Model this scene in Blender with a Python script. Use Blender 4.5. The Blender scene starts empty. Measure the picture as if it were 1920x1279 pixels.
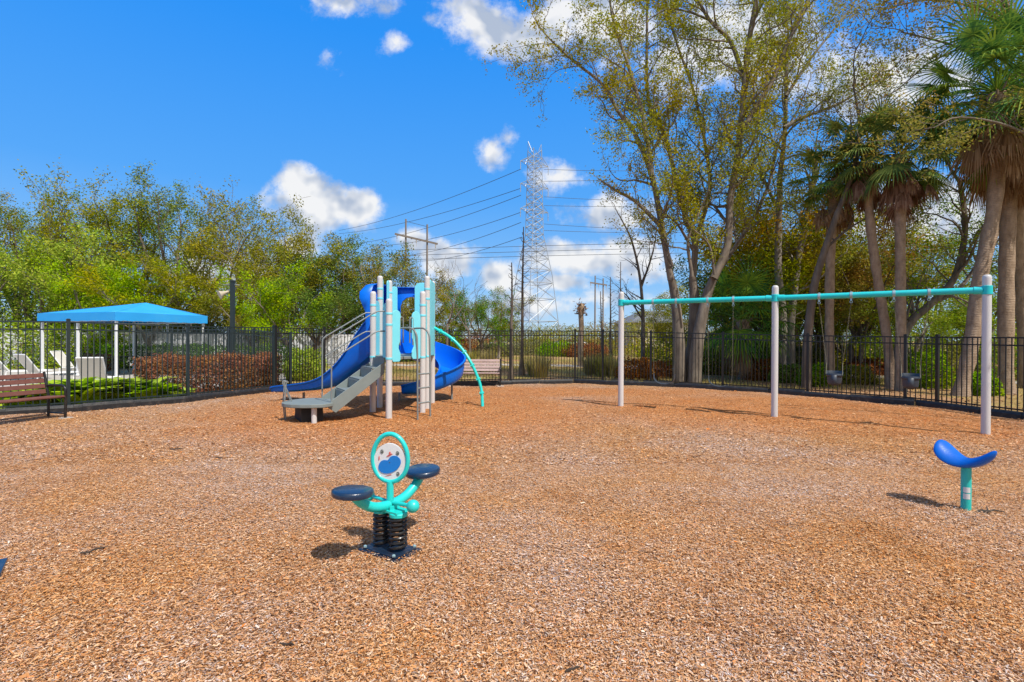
import bpy, math, random
import numpy as np
from mathutils import Vector, Matrix, Quaternion
R = math.radians
random.seed(7)
sc = bpy.context.scene
COL = sc.collection

# ------------------------------------------------------------------ camera
CAMH = 1.6
cam = bpy.data.objects.new('camera', bpy.data.cameras.new('camera'))
COL.objects.link(cam)
cam.data.lens = 18.0; cam.data.sensor_width = 36.0
cam.data.clip_start = 0.05; cam.data.clip_end = 3000
RM = Matrix.Rotation(R(90 - 0.29), 3, 'X') @ Matrix.Rotation(R(0.25), 3, 'Z')
cam.matrix_world = Matrix.Translation((0, 0, CAMH)) @ RM.to_4x4()
sc.camera = cam

# ------------------------------------------------------------------ sun, sky, exposure
SUND = Vector((-0.46, 0.51, -1.0)).normalized()
SUN_EL = math.asin(-SUND.z); SUN_AZ = math.atan2(-SUND.x, -SUND.y)
sun = bpy.data.lights.new('sun', 'SUN'); sun.energy = 5.0; sun.angle = R(0.5); sun.color = (1.0, 0.955, 0.88)
so = bpy.data.objects.new('sun', sun); COL.objects.link(so)
so.rotation_euler = SUND.to_track_quat('-Z', 'Y').to_euler()
sc.view_settings.view_transform = 'Standard'; sc.view_settings.look = 'None'
sc.view_settings.gamma = 1.0; sc.view_settings.exposure = 0.0
sc.view_settings.use_curve_mapping = False

class NT:
    """small node-tree writer"""
    def __init__(s, nt): s.nt = nt; nt.nodes.clear()
    def n(s, typ, **kw):
        o = s.nt.nodes.new(typ)
        for k, v in kw.items():
            if k == 'i':
                for a, b in v.items():
                    if isinstance(b, bpy.types.NodeSocket): s.nt.links.new(b, o.inputs[a])
                    else: o.inputs[a].default_value = b
            else: setattr(o, k, v)
        return o
    def m(s, op, a, b=0.0, c=0.0, clamp=False):
        o = s.nt.nodes.new('ShaderNodeMath'); o.operation = op; o.use_clamp = clamp
        for k, v in enumerate((a, b, c)):
            if isinstance(v, bpy.types.NodeSocket): s.nt.links.new(v, o.inputs[k])
            else: o.inputs[k].default_value = v
        return o.outputs[0]
    def mix(s, f, a, b, typ='MIX'):
        o = s.nt.nodes.new('ShaderNodeMix'); o.data_type = 'RGBA'; o.blend_type = typ
        for k, v in ((0, f), (6, a), (7, b)):
            if isinstance(v, bpy.types.NodeSocket): s.nt.links.new(v, o.inputs[k])
            else: o.inputs[k].default_value = v if k == 0 else (tuple(v) + (1,))[:4]
        return o.outputs[2]
    def ramp(s, f, stops, interp='LINEAR'):
        o = s.nt.nodes.new('ShaderNodeValToRGB'); cr = o.color_ramp; cr.interpolation = interp
        while len(cr.elements) < len(stops): cr.elements.new(0.5)
        for e, (p, c) in zip(cr.elements, stops):
            e.position = p; e.color = (tuple(c) + (1,))[:4]
        s.nt.links.new(f, o.inputs[0]); return o.outputs[0]
    def link(s, a, b): s.nt.links.new(a, b)

w = bpy.data.worlds.new('World'); sc.world = w; w.use_nodes = True
T = NT(w.node_tree)
sky = T.n('ShaderNodeTexSky', sky_type='NISHITA', sun_disc=False, sun_elevation=SUN_EL, sun_rotation=SUN_AZ,
          altitude=0, air_density=1.0, dust_density=0.25, ozone_density=3.0)
tc = T.n('ShaderNodeTexCoord')
sp = T.n('ShaderNodeSeparateXYZ', i={0: tc.outputs['Generated']})
tint = T.ramp(sp.outputs[2], [(0, (4.6, 6.6, 8.6)), (.10, (2.1, 4.8, 8.6)), (.26, (.7, 3.5, 8.8)), (.5, (.15, 2.7, 8.8)), (1, (.2, 1.6, 6.0))])
hs = T.mix(.88, sky.outputs[0], tint)
sdot = T.n('ShaderNodeVectorMath', operation='DOT_PRODUCT', i={0: tc.outputs['Generated'], 1: tuple(-SUND)}).outputs['Value']
aur = T.n('ShaderNodeMapRange', interpolation_type='SMOOTHSTEP', i={'Value': sdot, 'From Min': .22, 'From Max': .85}).outputs[0]
hs = T.mix(aur, hs, (3.6, 3.8, 4.1))
bgs = T.n('ShaderNodeBackground', i={'Color': hs, 'Strength': 0.115})
yy = T.m('MAXIMUM', T.m('ABSOLUTE', sp.outputs[1]), 0.02)
U = T.m('DIVIDE', sp.outputs[0], yy); V = T.m('DIVIDE', sp.outputs[2], yy)
pv = T.n('ShaderNodeCombineXYZ', i={0: U, 1: V, 2: T.m('SIGN', sp.outputs[1])}).outputs[0]
# cumulus clouds: centre and half size of every bank, as tangents of the bearing and the height
CL = [(600,392,112,58,1),(572,350,58,48,1),(672,392,66,50,1),(640,8,105,56,.66),(742,82,40,28,.5),(905,48,112,84,.95),
      (1010,62,120,70,.85),(1150,40,190,95,.85),(1360,90,240,120,.8),(916,286,36,48,.62),(950,258,26,26,.35),(1046,332,60,34,.62),
      (1150,402,96,40,.85),(826,486,88,50,1),(776,455,45,36,.9),(1085,490,125,44,1),(1195,486,100,60,1),(1060,530,80,28,.95),(1110,560,190,34,.62),
      (935,520,50,36,.8),(1640,150,230,120,.75),(1740,400,230,110,.8),(560,470,60,40,.8),(420,520,140,70,.7),(1010,572,260,30,.6),(608,110,18,24,.2)]
M = None
for (px, py, rx, ry, k) in CL:
    cu, cv = (px-960)/960, (635-py)/960
    du = T.m('MULTIPLY', T.m('SUBTRACT', U, cu), 960/rx); dv = T.m('MULTIPLY', T.m('SUBTRACT', V, cv), 960/ry)
    # flatter below than above
    d = T.m('SQRT', T.m('ADD', T.m('MULTIPLY', du, du), T.m('MULTIPLY', dv, dv)))
    m_ = T.m('MULTIPLY', T.m('SUBTRACT', 1.0, d), k)
    M = m_ if M is None else T.m('MAXIMUM', M, m_)
back = T.m('LESS_THAN', sp.outputs[1], 0.0)
bn = T.n('ShaderNodeTexNoise', i={'Vector': tc.outputs['Generated'], 'Scale': 2.2, 'Detail': 3.0})
M = T.m('ADD', M, T.m('MULTIPLY', back, T.m('SUBTRACT', T.m('MULTIPLY', bn.outputs[0], 4.0), 1.35)))
def nz(vec, sc_, det, rough=0.58):
    return T.n('ShaderNodeTexNoise', i={'Vector': vec, 'Scale': sc_, 'Detail': det, 'Roughness': rough}).outputs[0]
N1 = nz(pv, 9.5, 10.0, .64)
pv2 = T.n('ShaderNodeVectorMath', operation='ADD', i={0: pv, 1: (-0.010, -0.022, 0)}).outputs[0]
N2 = nz(pv2, 9.0, 3.0, .5); N3 = nz(pv, 9.0, 3.0, .5)
dens = T.m('ADD', M, T.m('MULTIPLY', T.m('SUBTRACT', N1, 0.5), 2.0))
alpha = T.n('ShaderNodeMapRange', interpolation_type='SMOOTHSTEP', i={'Value': dens, 'From Min': 0.02, 'From Max': 0.55}).outputs[0]
lit = T.m('ADD', 0.66, T.m('MULTIPLY', T.m('SUBTRACT', N2, N3), 8.0), clamp=False)
lit = T.m('ADD', lit, T.m('MULTIPLY', T.m('SUBTRACT', 0.5, T.m('MINIMUM', dens, 1.2)), 0.30), clamp=True)
ccol = T.mix(lit, (0.50, 0.58, 0.72), (1.0, 1.0, 1.0))
bgc = T.n('ShaderNodeBackground', i={'Color': ccol, 'Strength': 0.93})
upm = T.n('ShaderNodeMapRange', i={'Value': V, 'From Min': 0.0, 'From Max': 0.03}).outputs[0]
mx = T.n('ShaderNodeMixShader', i={0: T.m('MULTIPLY', T.m('MULTIPLY', alpha, 0.96), upm), 1: bgs.outputs[0], 2: bgc.outputs[0]})
wo = T.n('ShaderNodeOutputWorld', i={0: mx.outputs[0]})

# ------------------------------------------------------------------ where a pixel of the photograph falls in the place
def ray(px, py): return RM @ Vector(((px-960)/960, -(py-639.5)/960, -1))
def G(px, py):
    d = ray(px, py); t = -CAMH/d.z; return Vector((d.x*t, d.y*t, 0))
def AT(px, py, Y):
    d = ray(px, py); t = Y/d.y; return Vector((d.x*t, Y, CAMH + d.z*t))

# ------------------------------------------------------------------ objects
def tag(o, label=None, cat=None, group=None, kind=None):
    if label: o['label'] = label
    if cat: o['category'] = cat
    if group: o['group'] = group
    if kind: o['kind'] = kind
    return o
def thing(name, label, cat, loc=(0, 0, 0), rz=0.0, group=None):
    o = bpy.data.objects.new(name, None); COL.objects.link(o)
    o.empty_display_size = 0.3
    o.location = loc; o.rotation_euler = (0, 0, rz)
    return tag(o, label, cat, group)
def kids(o): return [c for c in bpy.data.objects if c.parent == o]
def dup(root, loc, rz, label, group=None, scale=None):
    def rec(o, par):
        c = o.copy(); COL.objects.link(c); c.parent = par
        for k in tree_of.get(o.name, kids(o)): rec(k, c)
        return c
    c = rec(root, None)
    c.location = loc; c.rotation_euler = (0, 0, rz)
    if scale is not None: c.scale = scale if hasattr(scale, '__len__') else (scale,)*3
    c['label'] = label
    if group: c['group'] = group
    return c
tree_of = {}
def npmesh(name, v, f, mat, parent=None, smooth=False, mats=None, midx=None):
    v = np.asarray(v, dtype=np.float32); f = np.asarray(f, dtype=np.int32)
    k = f.shape[1]
    me = bpy.data.meshes.new(name)
    me.vertices.add(len(v)); me.vertices.foreach_set('co', v.ravel())
    me.loops.add(f.size); me.loops.foreach_set('vertex_index', f.ravel())
    me.polygons.add(len(f)); me.polygons.foreach_set('loop_start', np.arange(0, f.size, k, dtype=np.int32))
    me.polygons.foreach_set('loop_total', np.full(len(f), k, dtype=np.int32))
    if smooth: me.polygons.foreach_set('use_smooth', np.ones(len(f), dtype=bool))
    me.materials.append(mat)
    me.update(calc_edges=True)
    o = bpy.data.objects.new(name, me); COL.objects.link(o)
    if parent is not None: o.parent = parent
    return o
def frame(d, up=Vector((0, 0, 1))):
    d = Vector(d).normalized()
    if abs(d.dot(up)) > 0.99: up = Vector((1, 0, 0))
    a = d.cross(up).normalized(); b = a.cross(d).normalized()
    return a, b
class MB:
    def __init__(s): s.v = []; s.f = []
    def add(s, vs, fs):
        o = len(s.v); s.v += [tuple(p) for p in vs]; s.f += [tuple(i+o for i in f) for f in fs]; return s
    def box(s, c, size, rz=0.0, rot=None):
        x, y, z = size[0]/2, size[1]/2, size[2]/2
        m = rot if rot is not None else Matrix.Rotation(rz, 3, 'Z')
        c = Vector(c)
        vs = [c + m @ Vector((a*x, b*y, d*z)) for d in (-1, 1) for b in (-1, 1) for a in (-1, 1)]
        return s.add(vs, [(0, 2, 3, 1), (4, 5, 7, 6), (0, 1, 5, 4), (2, 6, 7, 3), (0, 4, 6, 2), (1, 3, 7, 5)])
    def bar(s, a, b, w, h, up=(0, 0, 1)):
        a = Vector(a); b = Vector(b); d = b - a
        u, v = frame(d, Vector(up))
        vs = [p + u*i*w/2 + v*j*h/2 for p in (a, b) for i, j in ((-1, -1), (1, -1), (1, 1), (-1, 1))]
        return s.add(vs, [(0, 3, 2, 1), (4, 5, 6, 7), (0, 1, 5, 4), (1, 2, 6, 5), (2, 3, 7, 6), (3, 0, 4, 7)])
    def tube(s, pts, r, n=10, cap=True, closed=False):
        pts = [Vector(p) for p in pts]; k = len(pts)
        rr = r if hasattr(r, '__len__') else [r]*k
        a = None; vs = []
        for i, p in enumerate(pts):
            if closed: d = pts[(i+1) % k] - pts[i-1]
            else: d = pts[min(i+1, k-1)] - pts[max(i-1, 0)]
            d.normalize()
            if a is None: a, b = frame(d)
            else:
                a = (a - d*a.dot(d)).normalized(); b = a.cross(d).normalized()
            for j in range(n):
                t = 2*math.pi*j/n; vs.append(p + (a*math.cos(t) + b*math.sin(t))*rr[i])
        fs = []
        for i in range(k if closed else k-1):
            i2 = (i+1) % k
            for j in range(n):
                j2 = (j+1) % n; fs.append((i*n+j, i*n+j2, i2*n+j2, i2*n+j))
        if cap and not closed: fs += [tuple(range(n))[::-1], tuple((k-1)*n+j for j in range(n))]
        return s.add(vs, fs)
    def lathe(s, prof, c=(0, 0, 0), n=20, axis=None):
        c = Vector(c); q = Matrix.Identity(3) if axis is None else Vector(axis).to_track_quat('Z', 'Y').to_matrix()
        vs = []; k = len(prof)
        for (r, z) in prof:
            for j in range(n):
                t = 2*math.pi*j/n; vs.append(c + q @ Vector((r*math.cos(t), r*math.sin(t), z)))
        fs = [(i*n+j, i*n+(j+1) % n, (i+1)*n+(j+1) % n, (i+1)*n+j) for i in range(k-1) for j in range(n)]
        if prof[0][0] > 1e-4: fs.append(tuple(range(n))[::-1])
        if prof[-1][0] > 1e-4: fs.append(tuple((k-1)*n+j for j in range(n)))
        return s.add(vs, fs)
    def sphere(s, c, r, n=16, m=10):
        return s.lathe([(max(1e-5, r*math.sin(math.pi*i/m)), -r*math.cos(math.pi*i/m)) for i in range(m+1)], c, n)
    def prism(s, poly, org, ex, ey, ez, t):
        org, ex, ey, ez = Vector(org), Vector(ex), Vector(ey), Vector(ez); n = len(poly)
        vs = [org + ex*x + ey*y + ez*d for d in (-t/2, t/2) for x, y in poly]
        return s.add(vs, [tuple(range(n))[::-1], tuple(range(n, 2*n))] + [(i, (i+1) % n, n+(i+1) % n, n+i) for i in range(n)])
    def loft(s, rings, closed=False, cap=False):
        n = len(rings[0]); vs = [p for r_ in rings for p in r_]; fs = []
        for i in range(len(rings)-1):
            for j in range(n if closed else n-1):
                fs.append((i*n+j, i*n+(j+1) % n, (i+1)*n+(j+1) % n, (i+1)*n+j))
        if cap: fs += [tuple(range(n))[::-1], tuple((len(rings)-1)*n+j for j in range(n))]
        return s.add(vs, fs)
    def build(s, name, mat, parent=None, smooth=False, bevel=0.0, solid=0.0, label=None, sub=0):
        me = bpy.data.meshes.new(name); me.from_pydata([tuple(p) for p in s.v], [], s.f); me.update()
        me.materials.append(mat)
        o = bpy.data.objects.new(name, me); COL.objects.link(o)
        if parent is not None: o.parent = parent
        if solid:
            m = o.modifiers.new('solid', 'SOLIDIFY'); m.thickness = solid; m.offset = 0
        if bevel:
            m = o.modifiers.new('bevel', 'BEVEL'); m.width = bevel; m.segments = 2; m.limit_method = 'ANGLE'
        if sub:
            m = o.modifiers.new('sub', 'SUBSURF'); m.levels = sub; m.render_levels = sub
        if smooth:
            me.polygons.foreach_set('use_smooth', [True]*len(me.polygons))
            try: me.set_sharp_from_angle(angle=R(42))
            except Exception: pass
        if label: o['label'] = label
        return o
def arc(c, r, a0, a1, n, ex=(1, 0, 0), ey=(0, 0, 1)):
    c, ex, ey = Vector(c), Vector(ex), Vector(ey)
    return [c + ex*(r*math.cos(a0+(a1-a0)*i/n)) + ey*(r*math.sin(a0+(a1-a0)*i/n)) for i in range(n+1)]
def smooth_path(pts, n=6):
    """Catmull-Rom"""
    P = [Vector(p) for p in pts]; P = [P[0]*2-P[1]] + P + [P[-1]*2-P[-2]]; out = []
    for i in range(1, len(P)-2):
        for k in range(n):
            t = k/n; a, b, c, d = P[i-1], P[i], P[i+1], P[i+2]
            out.append(0.5*((2*b) + (c-a)*t + (2*a-5*b+4*c-d)*t*t + (3*b-a-3*c+d)*t**3))
    out.append(P[-2]); return out

# ------------------------------------------------------------------ materials
def mat(name, base, rough=0.5, var=0.06, scale=6.0, bump=0.0, bscale=60.0, metal=0.0, spec=0.5, coat=0.0, dirt=None, dscale=3.0, streak=False):
    m = bpy.data.materials.new(name); m.use_nodes = True; t = NT(m.node_tree)
    tc = t.n('ShaderNodeTexCoord'); v = tc.outputs['Object']
    if streak:
        v = t.n('ShaderNodeMapping', i={0: v, 'Scale': (1, 1, 0.15)}).outputs[0]
    n1 = t.n('ShaderNodeTexNoise', i={'Vector': v, 'Scale': scale, 'Detail': 5.0}).outputs[0]
    lo = tuple(max(0, c*(1-var*2)) for c in base); hi = tuple(min(1, c*(1+var*2)) for c in base)
    col = t.mix(n1, lo, hi)
    if dirt:
        n2 = t.n('ShaderNodeTexNoise', i={'Vector': v, 'Scale': dscale, 'Detail': 8.0, 'Roughness': .7}).outputs[0]
        f = t.n('ShaderNodeMapRange', i={'Value': n2, 'From Min': .5, 'From Max': .72}).outputs[0]
        col = t.mix(t.m('MULTIPLY', f, dirt[3]), col, dirt[:3])
    p = t.n('ShaderNodeBsdfPrincipled', i={'Base Color': col, 'Metallic': metal, 'Specular IOR Level': spec,
            'Roughness': t.m('ADD', rough-0.06, t.m('MULTIPLY', n1, 0.12)), 'Coat Weight': coat, 'Coat Roughness': 0.15})
    if bump:
        b = t.n('ShaderNodeTexNoise', i={'Vector': v, 'Scale': bscale, 'Detail': 6.0}).outputs[0]
        bb = t.n('ShaderNodeBump', i={'Strength': bump, 'Distance': 0.01, 'Height': b})
        t.link(bb.outputs[0], p.inputs['Normal'])
    t.n('ShaderNodeOutputMaterial', i={0: p.outputs[0]})
    return m
def leafmat(name, cols, alt=None, clump=0.7, trans=0.35, altamt=0.8, rough=0.55, objvar=0.10):
    """cols: colours picked per leaf; alt: a second set that takes over in clumps"""
    m = bpy.data.materials.new(name); m.use_nodes = True; t = NT(m.node_tree)
    g = t.n('ShaderNodeNewGeometry'); rnd = g.outputs['Random Per Island']
    tc = t.n('ShaderNodeTexCoord'); oi = t.n('ShaderNodeObjectInfo')
    col = t.ramp(rnd, [(i/max(1, len(cols)-1), c) for i, c in enumerate(cols)])
    if alt:
        n1 = t.n('ShaderNodeTexNoise', i={'Vector': tc.outputs['Object'], 'Scale': clump, 'Detail': 3.0}).outputs[0]
        f = t.n('ShaderNodeMapRange', i={'Value': n1, 'From Min': .45, 'From Max': .62}).outputs[0]
        col = t.mix(t.m('MULTIPLY', f, altamt), col, t.ramp(rnd, [(i/max(1, len(alt)-1), c) for i, c in enumerate(alt)]))
    hs = t.n('ShaderNodeHueSaturation', i={'Hue': t.m('ADD', 0.5-objvar*.12, t.m('MULTIPLY', oi.outputs['Random'], objvar*.24)),
             'Saturation': t.m('ADD', 1-objvar, t.m('MULTIPLY', oi.outputs['Random'], objvar*2)), 'Value': t.m('ADD', 1-objvar, t.m('MULTIPLY', oi.outputs['Random'], objvar*2)), 'Color': col})
    p = t.n('ShaderNodeBsdfPrincipled', i={'Base Color': hs.outputs[0], 'Roughness': .75, 'Specular IOR Level': 0.12})
    tr = t.n('ShaderNodeBsdfTranslucent', i={'Color': hs.outputs[0]})
    mxx = t.n('ShaderNodeMixShader', i={0: trans, 1: p.outputs[0], 2: tr.outputs[0]})
    t.n('ShaderNodeOutputMaterial', i={0: mxx.outputs[0]})
    return m
def barkmat(name, a, b, scale=6.0, stretch=0.25, bump=0.6, rings=False):
    m = bpy.data.materials.new(name); m.use_nodes = True; t = NT(m.node_tree)
    tc = t.n('ShaderNodeTexCoord')
    v = t.n('ShaderNodeMapping', i={0: tc.outputs['Object'], 'Scale': (1, 1, stretch)}).outputs[0]
    n1 = t.n('ShaderNodeTexNoise', i={'Vector': v, 'Scale': scale, 'Detail': 8.0, 'Roughness': .65}).outputs[0]
    n2 = t.n('ShaderNodeTexNoise', i={'Vector': tc.outputs['Object'], 'Scale': 1.1, 'Detail': 3.0}).outputs[0]
    f = t.n('ShaderNodeMapRange', i={'Value': n1, 'From Min': .35, 'From Max': .65}).outputs[0]
    h = n1
    if rings:
        wv = t.n('ShaderNodeTexWave', wave_type='BANDS', bands_direction='Z', i={'Vector': tc.outputs['Object'], 'Scale': 6.5, 'Distortion': 4.5, 'Detail': 3.0, 'Detail Scale': 2.0}).outputs['Fac']
        f = t.m('ADD', t.m('MULTIPLY', f, .8), t.m('MULTIPLY', wv, .2)); h = t.m('ADD', n1, t.m('MULTIPLY', wv, .25))
    col = t.mix(f, a, b)
    col = t.mix(t.m('MULTIPLY', n2, .35), col, tuple(x*1.5 for x in b))
    bb = t.n('ShaderNodeBump', i={'Strength': bump, 'Distance': 0.03, 'Height': h})
    p = t.n('ShaderNodeBsdfPrincipled', i={'Base Color': col, 'Roughness': .85, 'Specular IOR Level': .2, 'Normal': bb.outputs[0]})
    t.n('ShaderNodeOutputMaterial', i={0: p.outputs[0]})
    return m
Mt = dict(
 post=mat('post_grey_paint', (.60, .585, .58), .42, .05, 3, .12, 90, dirt=(.36, .31, .27, .35), dscale=4, streak=True),
 teal=mat('teal_paint', (.015, .60, .56), .36, .05, 4, .05, 80, coat=.2, dirt=(.05, .42, .40, .4), dscale=5),
 teal2=mat('teal_paint_faded', (.02, .50, .45), .4, .05, 4, .05, 80),
 beam=mat('turquoise_beam_paint', (.012, .57, .60), .4, .06, 2, .05, 60, dirt=(.10, .50, .50, .35)),
 cyan=mat('cyan_plastic', (.20, .72, .85), .45, .05, 3, .08, 60, dirt=(.16, .50, .58, .35), dscale=3),
 blue2=mat('blue_saddle_plastic', (.001, .115, .54), .32, .08, 4, .10, 60, coat=.0, spec=.35, dirt=(.05, .16, .45, .35), dscale=8),
 blue=mat('blue_plastic', (.001, .15, .74), .36, .08, 2.5, .06, 40, coat=.0, spec=.25, dirt=(.02, .14, .56, .25)),
 navy=mat('navy_rubber', (.007, .028, .072), .30, .08, 8, .15, 120, coat=.3, dirt=(.08, .09, .11, .4), dscale=9),
 black=mat('black_coated_metal', (.012, .012, .013), .34, .05, 8, .05, 80, dirt=(.09, .075, .06, .45), dscale=12),
 fblack=mat('black_fence_paint', (.010, .011, .012), .38, .05, 3),
 fgreen=mat('dark_fence_paint', (.018, .030, .032), .38, .05, 3),
 border=mat('black_recycled_plastic', (.016, .017, .020), .5, .1, 6, .3, 50, dirt=(.12, .10, .085, .5), dscale=7),
 deckg=mat('grey_green_vinyl_coating', (.20, .235, .23), .55, .05, 6, .2, 140, dirt=(.16, .18, .17, .4), dscale=5),
 rail=mat('grey_rail_paint', (.20, .22, .22), .38, .05, 6),
 plate=mat('mulch_dusted_plate', (.006, .018, .042), .45, .1, 6, .2, 90, dirt=(.16, .10, .06, .6), dscale=14),
 dark=mat('dark_rubber', (.02, .018, .018), .7, .1, 6, .4, 60),
 white=mat('white_paint', (.80, .80, .80), .4, .03, 3, dirt=(.6, .58, .54, .3)),
 canopy=mat('sky_blue_canvas', (.02, .34, .78), .7, .05, 1.5, .25, 300, dirt=(.05, .36, .70, .5), dscale=1.5),
 slat=mat('brown_plastic_lumber', (.17, .062, .045), .6, .10, 5, .3, 90, dirt=(.25, .15, .12, .4), dscale=12),
 slat2=mat('sunlit_tone_plastic_lumber', (.50, .37, .34), .6, .10, 5, .3, 90, dirt=(.28, .16, .14, .4), dscale=12),  # lit version of the slats: sunlight paleness put into the base colour
 conc=mat('pale_concrete', (.46, .42, .37), .85, .08, 1.5, .3, 40, dirt=(.30, .25, .20, .5), dscale=1.5),
 vinyl=mat('white_vinyl', (.72, .73, .76), .45, .04, 2, dirt=(.5, .5, .48, .35)),
 steel=mat('galvanised_steel', (.40, .43, .46), .45, .1, .3, metal=.3),
 wood=mat('weathered_pole_wood', (.22, .18, .15), .8, .15, 2, .3, 20, streak=True),
 wire=mat('power_cable', (.06, .07, .09), .6),
 sling=mat('cream_sling_fabric', (.68, .65, .58), .7, .04, 4, .2, 200),
 galv=mat('zinc_hardware', (.35, .52, .56), .4, .08, 8, metal=.4),
 bucket=mat('grey_swing_rubber', (.04, .052, .072), .5, .08, 8, .1, 60),
 chain=mat('coated_chain', (.20, .18, .12), .5, .15, 20, metal=.2),
 label=mat('white_sticker', (.66, .66, .64), .5, .05, 30),
 red=mat('red_print', (.65, .10, .08), .5), print_blue=mat('blue_print', (.01, .20, .62), .45), ink=mat('dark_print', (.10, .11, .09), .5),
 panelw=mat('white_printed_panel', (.74, .75, .75), .35, .03, 6),
 horn=mat('beige_speaker_plastic', (.52, .46, .34), .5, .05, 6),
 carw=mat('white_car_paint', (.75, .75, .75), .25, .02, 1), glass=mat('dark_car_glass', (.02, .025, .03), .1), tyre=mat('tyre_rubber', (.02, .02, .02), .8),
 roof=mat('grey_shingle_roof', (.16, .17, .19), .85, .12, 3, .3, 30), stucco=mat('beige_stucco', (.48, .43, .36), .85, .05, 3, .2, 60),
 twig=mat('dead_wood', (.06, .045, .035), .85, .2, 8, .5, 60),
)
# ------------------------------------------------------------------ the ground
def groundmat(name, fn):
    m = bpy.data.materials.new(name); m.use_nodes = True; t = NT(m.node_tree); fn(t); return m
def mulch_cols(t, rnd, pos):
    c = t.ramp(rnd, [(0, (.05, .025, .015)), (.11, (.20, .09, .042)), (.24, (.50, .25, .11)), (.48, (.66, .37, .175)), (.64, (.74, .48, .28)),
                     (.79, (.80, .62, .47)), (.88, (.46, .38, .37)), (.95, (.90, .82, .74)), (1, (.85, .26, .015))])
    n = t.n('ShaderNodeTexNoise', i={'Vector': pos, 'Scale': .42, 'Detail': 4.0, 'Roughness': .6}).outputs[0]
    f = t.n('ShaderNodeMapRange', i={'Value': n, 'From Min': .38, 'From Max': .62}).outputs[0]
    n2 = t.n('ShaderNodeTexNoise', i={'Vector': pos, 'Scale': 2.3, 'Detail': 4.0, 'Roughness': .7}).outputs[0]
    f = t.m('MULTIPLY', f, t.m('ADD', .45, t.m('MULTIPLY', n2, 1.0)), clamp=True)
    sep = t.n('ShaderNodeSeparateXYZ', i={0: pos})
    # scuffed, redder mulch round the play structure and under the swings
    def spot(cx, cy, rx, ry):
        a = t.m('DIVIDE', t.m('SUBTRACT', sep.outputs[0], cx), rx); b = t.m('DIVIDE', t.m('SUBTRACT', sep.outputs[1], cy), ry)
        return t.m('SUBTRACT', 1.35, t.m('ADD', t.m('MULTIPLY', a, a), t.m('MULTIPLY', b, b)), clamp=True)
    s = t.m('MAXIMUM', spot(-2.2, 11.6, 4.6, 4.2), t.m('MAXIMUM', spot(5.8, 11.8, 4.8, 3.2), t.m('MAXIMUM', spot(-.9, 15.4, 9, 1.6), spot(8.0, 10.8, 2.2, 3))))
    s = t.m('MULTIPLY', s, t.m('ADD', .5, t.m('MULTIPLY', n2, .9)), clamp=True)
    warm = t.mix(1.0, c, (1.04, .76, .48), 'MULTIPLY')
    cool = t.mix(1.0, c, (.97, 1.05, 1.22), 'MULTIPLY')
    out = t.mix(f, t.mix(1.0, c, (.99, .88, .68), 'MULTIPLY'), cool)
    fin = t.mix(1.0, t.mix(s, out, warm), (.97, .89, .82), 'MULTIPLY')
    n3 = t.n('ShaderNodeTexNoise', i={'Vector': pos, 'Scale': 1.1, 'Detail': 6.0, 'Roughness': .72}).outputs[0]
    damp = t.n('ShaderNodeMapRange', i={'Value': n3, 'From Min': .50, 'From Max': .70}).outputs[0]
    return t.mix(t.m('MULTIPLY', damp, .75), fin, t.mix(1.0, fin, (.80, .66, .50), 'MULTIPLY'))
def mulch_fn(t):
    pos = t.n('ShaderNodeNewGeometry').outputs['Position']
    nn = t.n('ShaderNodeTexNoise', i={'Vector': pos, 'Scale': 9.0, 'Detail': 2.0})
    off = t.n('ShaderNodeVectorMath', operation='MULTIPLY_ADD', i={0: nn.outputs['Color'], 1: (.10, .10, .1), 2: pos}).outputs[0]
    hs_, cs = [], []
    for k, (ang, s1, s2) in enumerate(((20, 55, 130), (78, 60, 140), (-40, 50, 120))):
        mp = t.n('ShaderNodeMapping', i={0: off, 'Rotation': (0, 0, R(ang)), 'Scale': (s1, s2, 30)}).outputs[0]
        vo = t.n('ShaderNodeTexVoronoi', feature='F1', i={'Vector': mp, 'Scale': 1.0})
        sc_ = t.n('ShaderNodeSeparateColor', i={0: vo.outputs['Color']})
        hs_.append(t.m('ADD', sc_.outputs[1], t.m('MULTIPLY', vo.outputs['Distance'], -.5))); cs.append(sc_.outputs[0])
    g1 = t.m('GREATER_THAN', hs_[1], hs_[0]); h = t.m('MAXIMUM', hs_[0], hs_[1]); r = t.m('ADD', t.m('MULTIPLY', cs[1], g1), t.m('MULTIPLY', cs[0], t.m('SUBTRACT', 1, g1)))
    g2 = t.m('GREATER_THAN', hs_[2], h); h2 = t.m('MAXIMUM', hs_[2], h); r = t.m('ADD', t.m('MULTIPLY', cs[2], g2), t.m('MULTIPLY', r, t.m('SUBTRACT', 1, g2)))
    col = mulch_cols(t, r, pos)
    bb = t.n('ShaderNodeBump', i={'Strength': 1.0, 'Distance': .02, 'Height': h2})
    p = t.n('ShaderNodeBsdfPrincipled', i={'Base Color': col, 'Roughness': .9, 'Specular IOR Level': .15, 'Normal': bb.outputs[0]})
    t.n('ShaderNodeOutputMaterial', i={0: p.outputs[0]})
def chip_fn(t):
    g = t.n('ShaderNodeNewGeometry')
    col = mulch_cols(t, g.outputs['Random Per Island'], g.outputs['Position'])
    p = t.n('ShaderNodeBsdfPrincipled', i={'Base Color': col, 'Roughness': .9, 'Specular IOR Level': .05})
    t.n('ShaderNodeOutputMaterial', i={0: p.outputs[0]})
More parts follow.
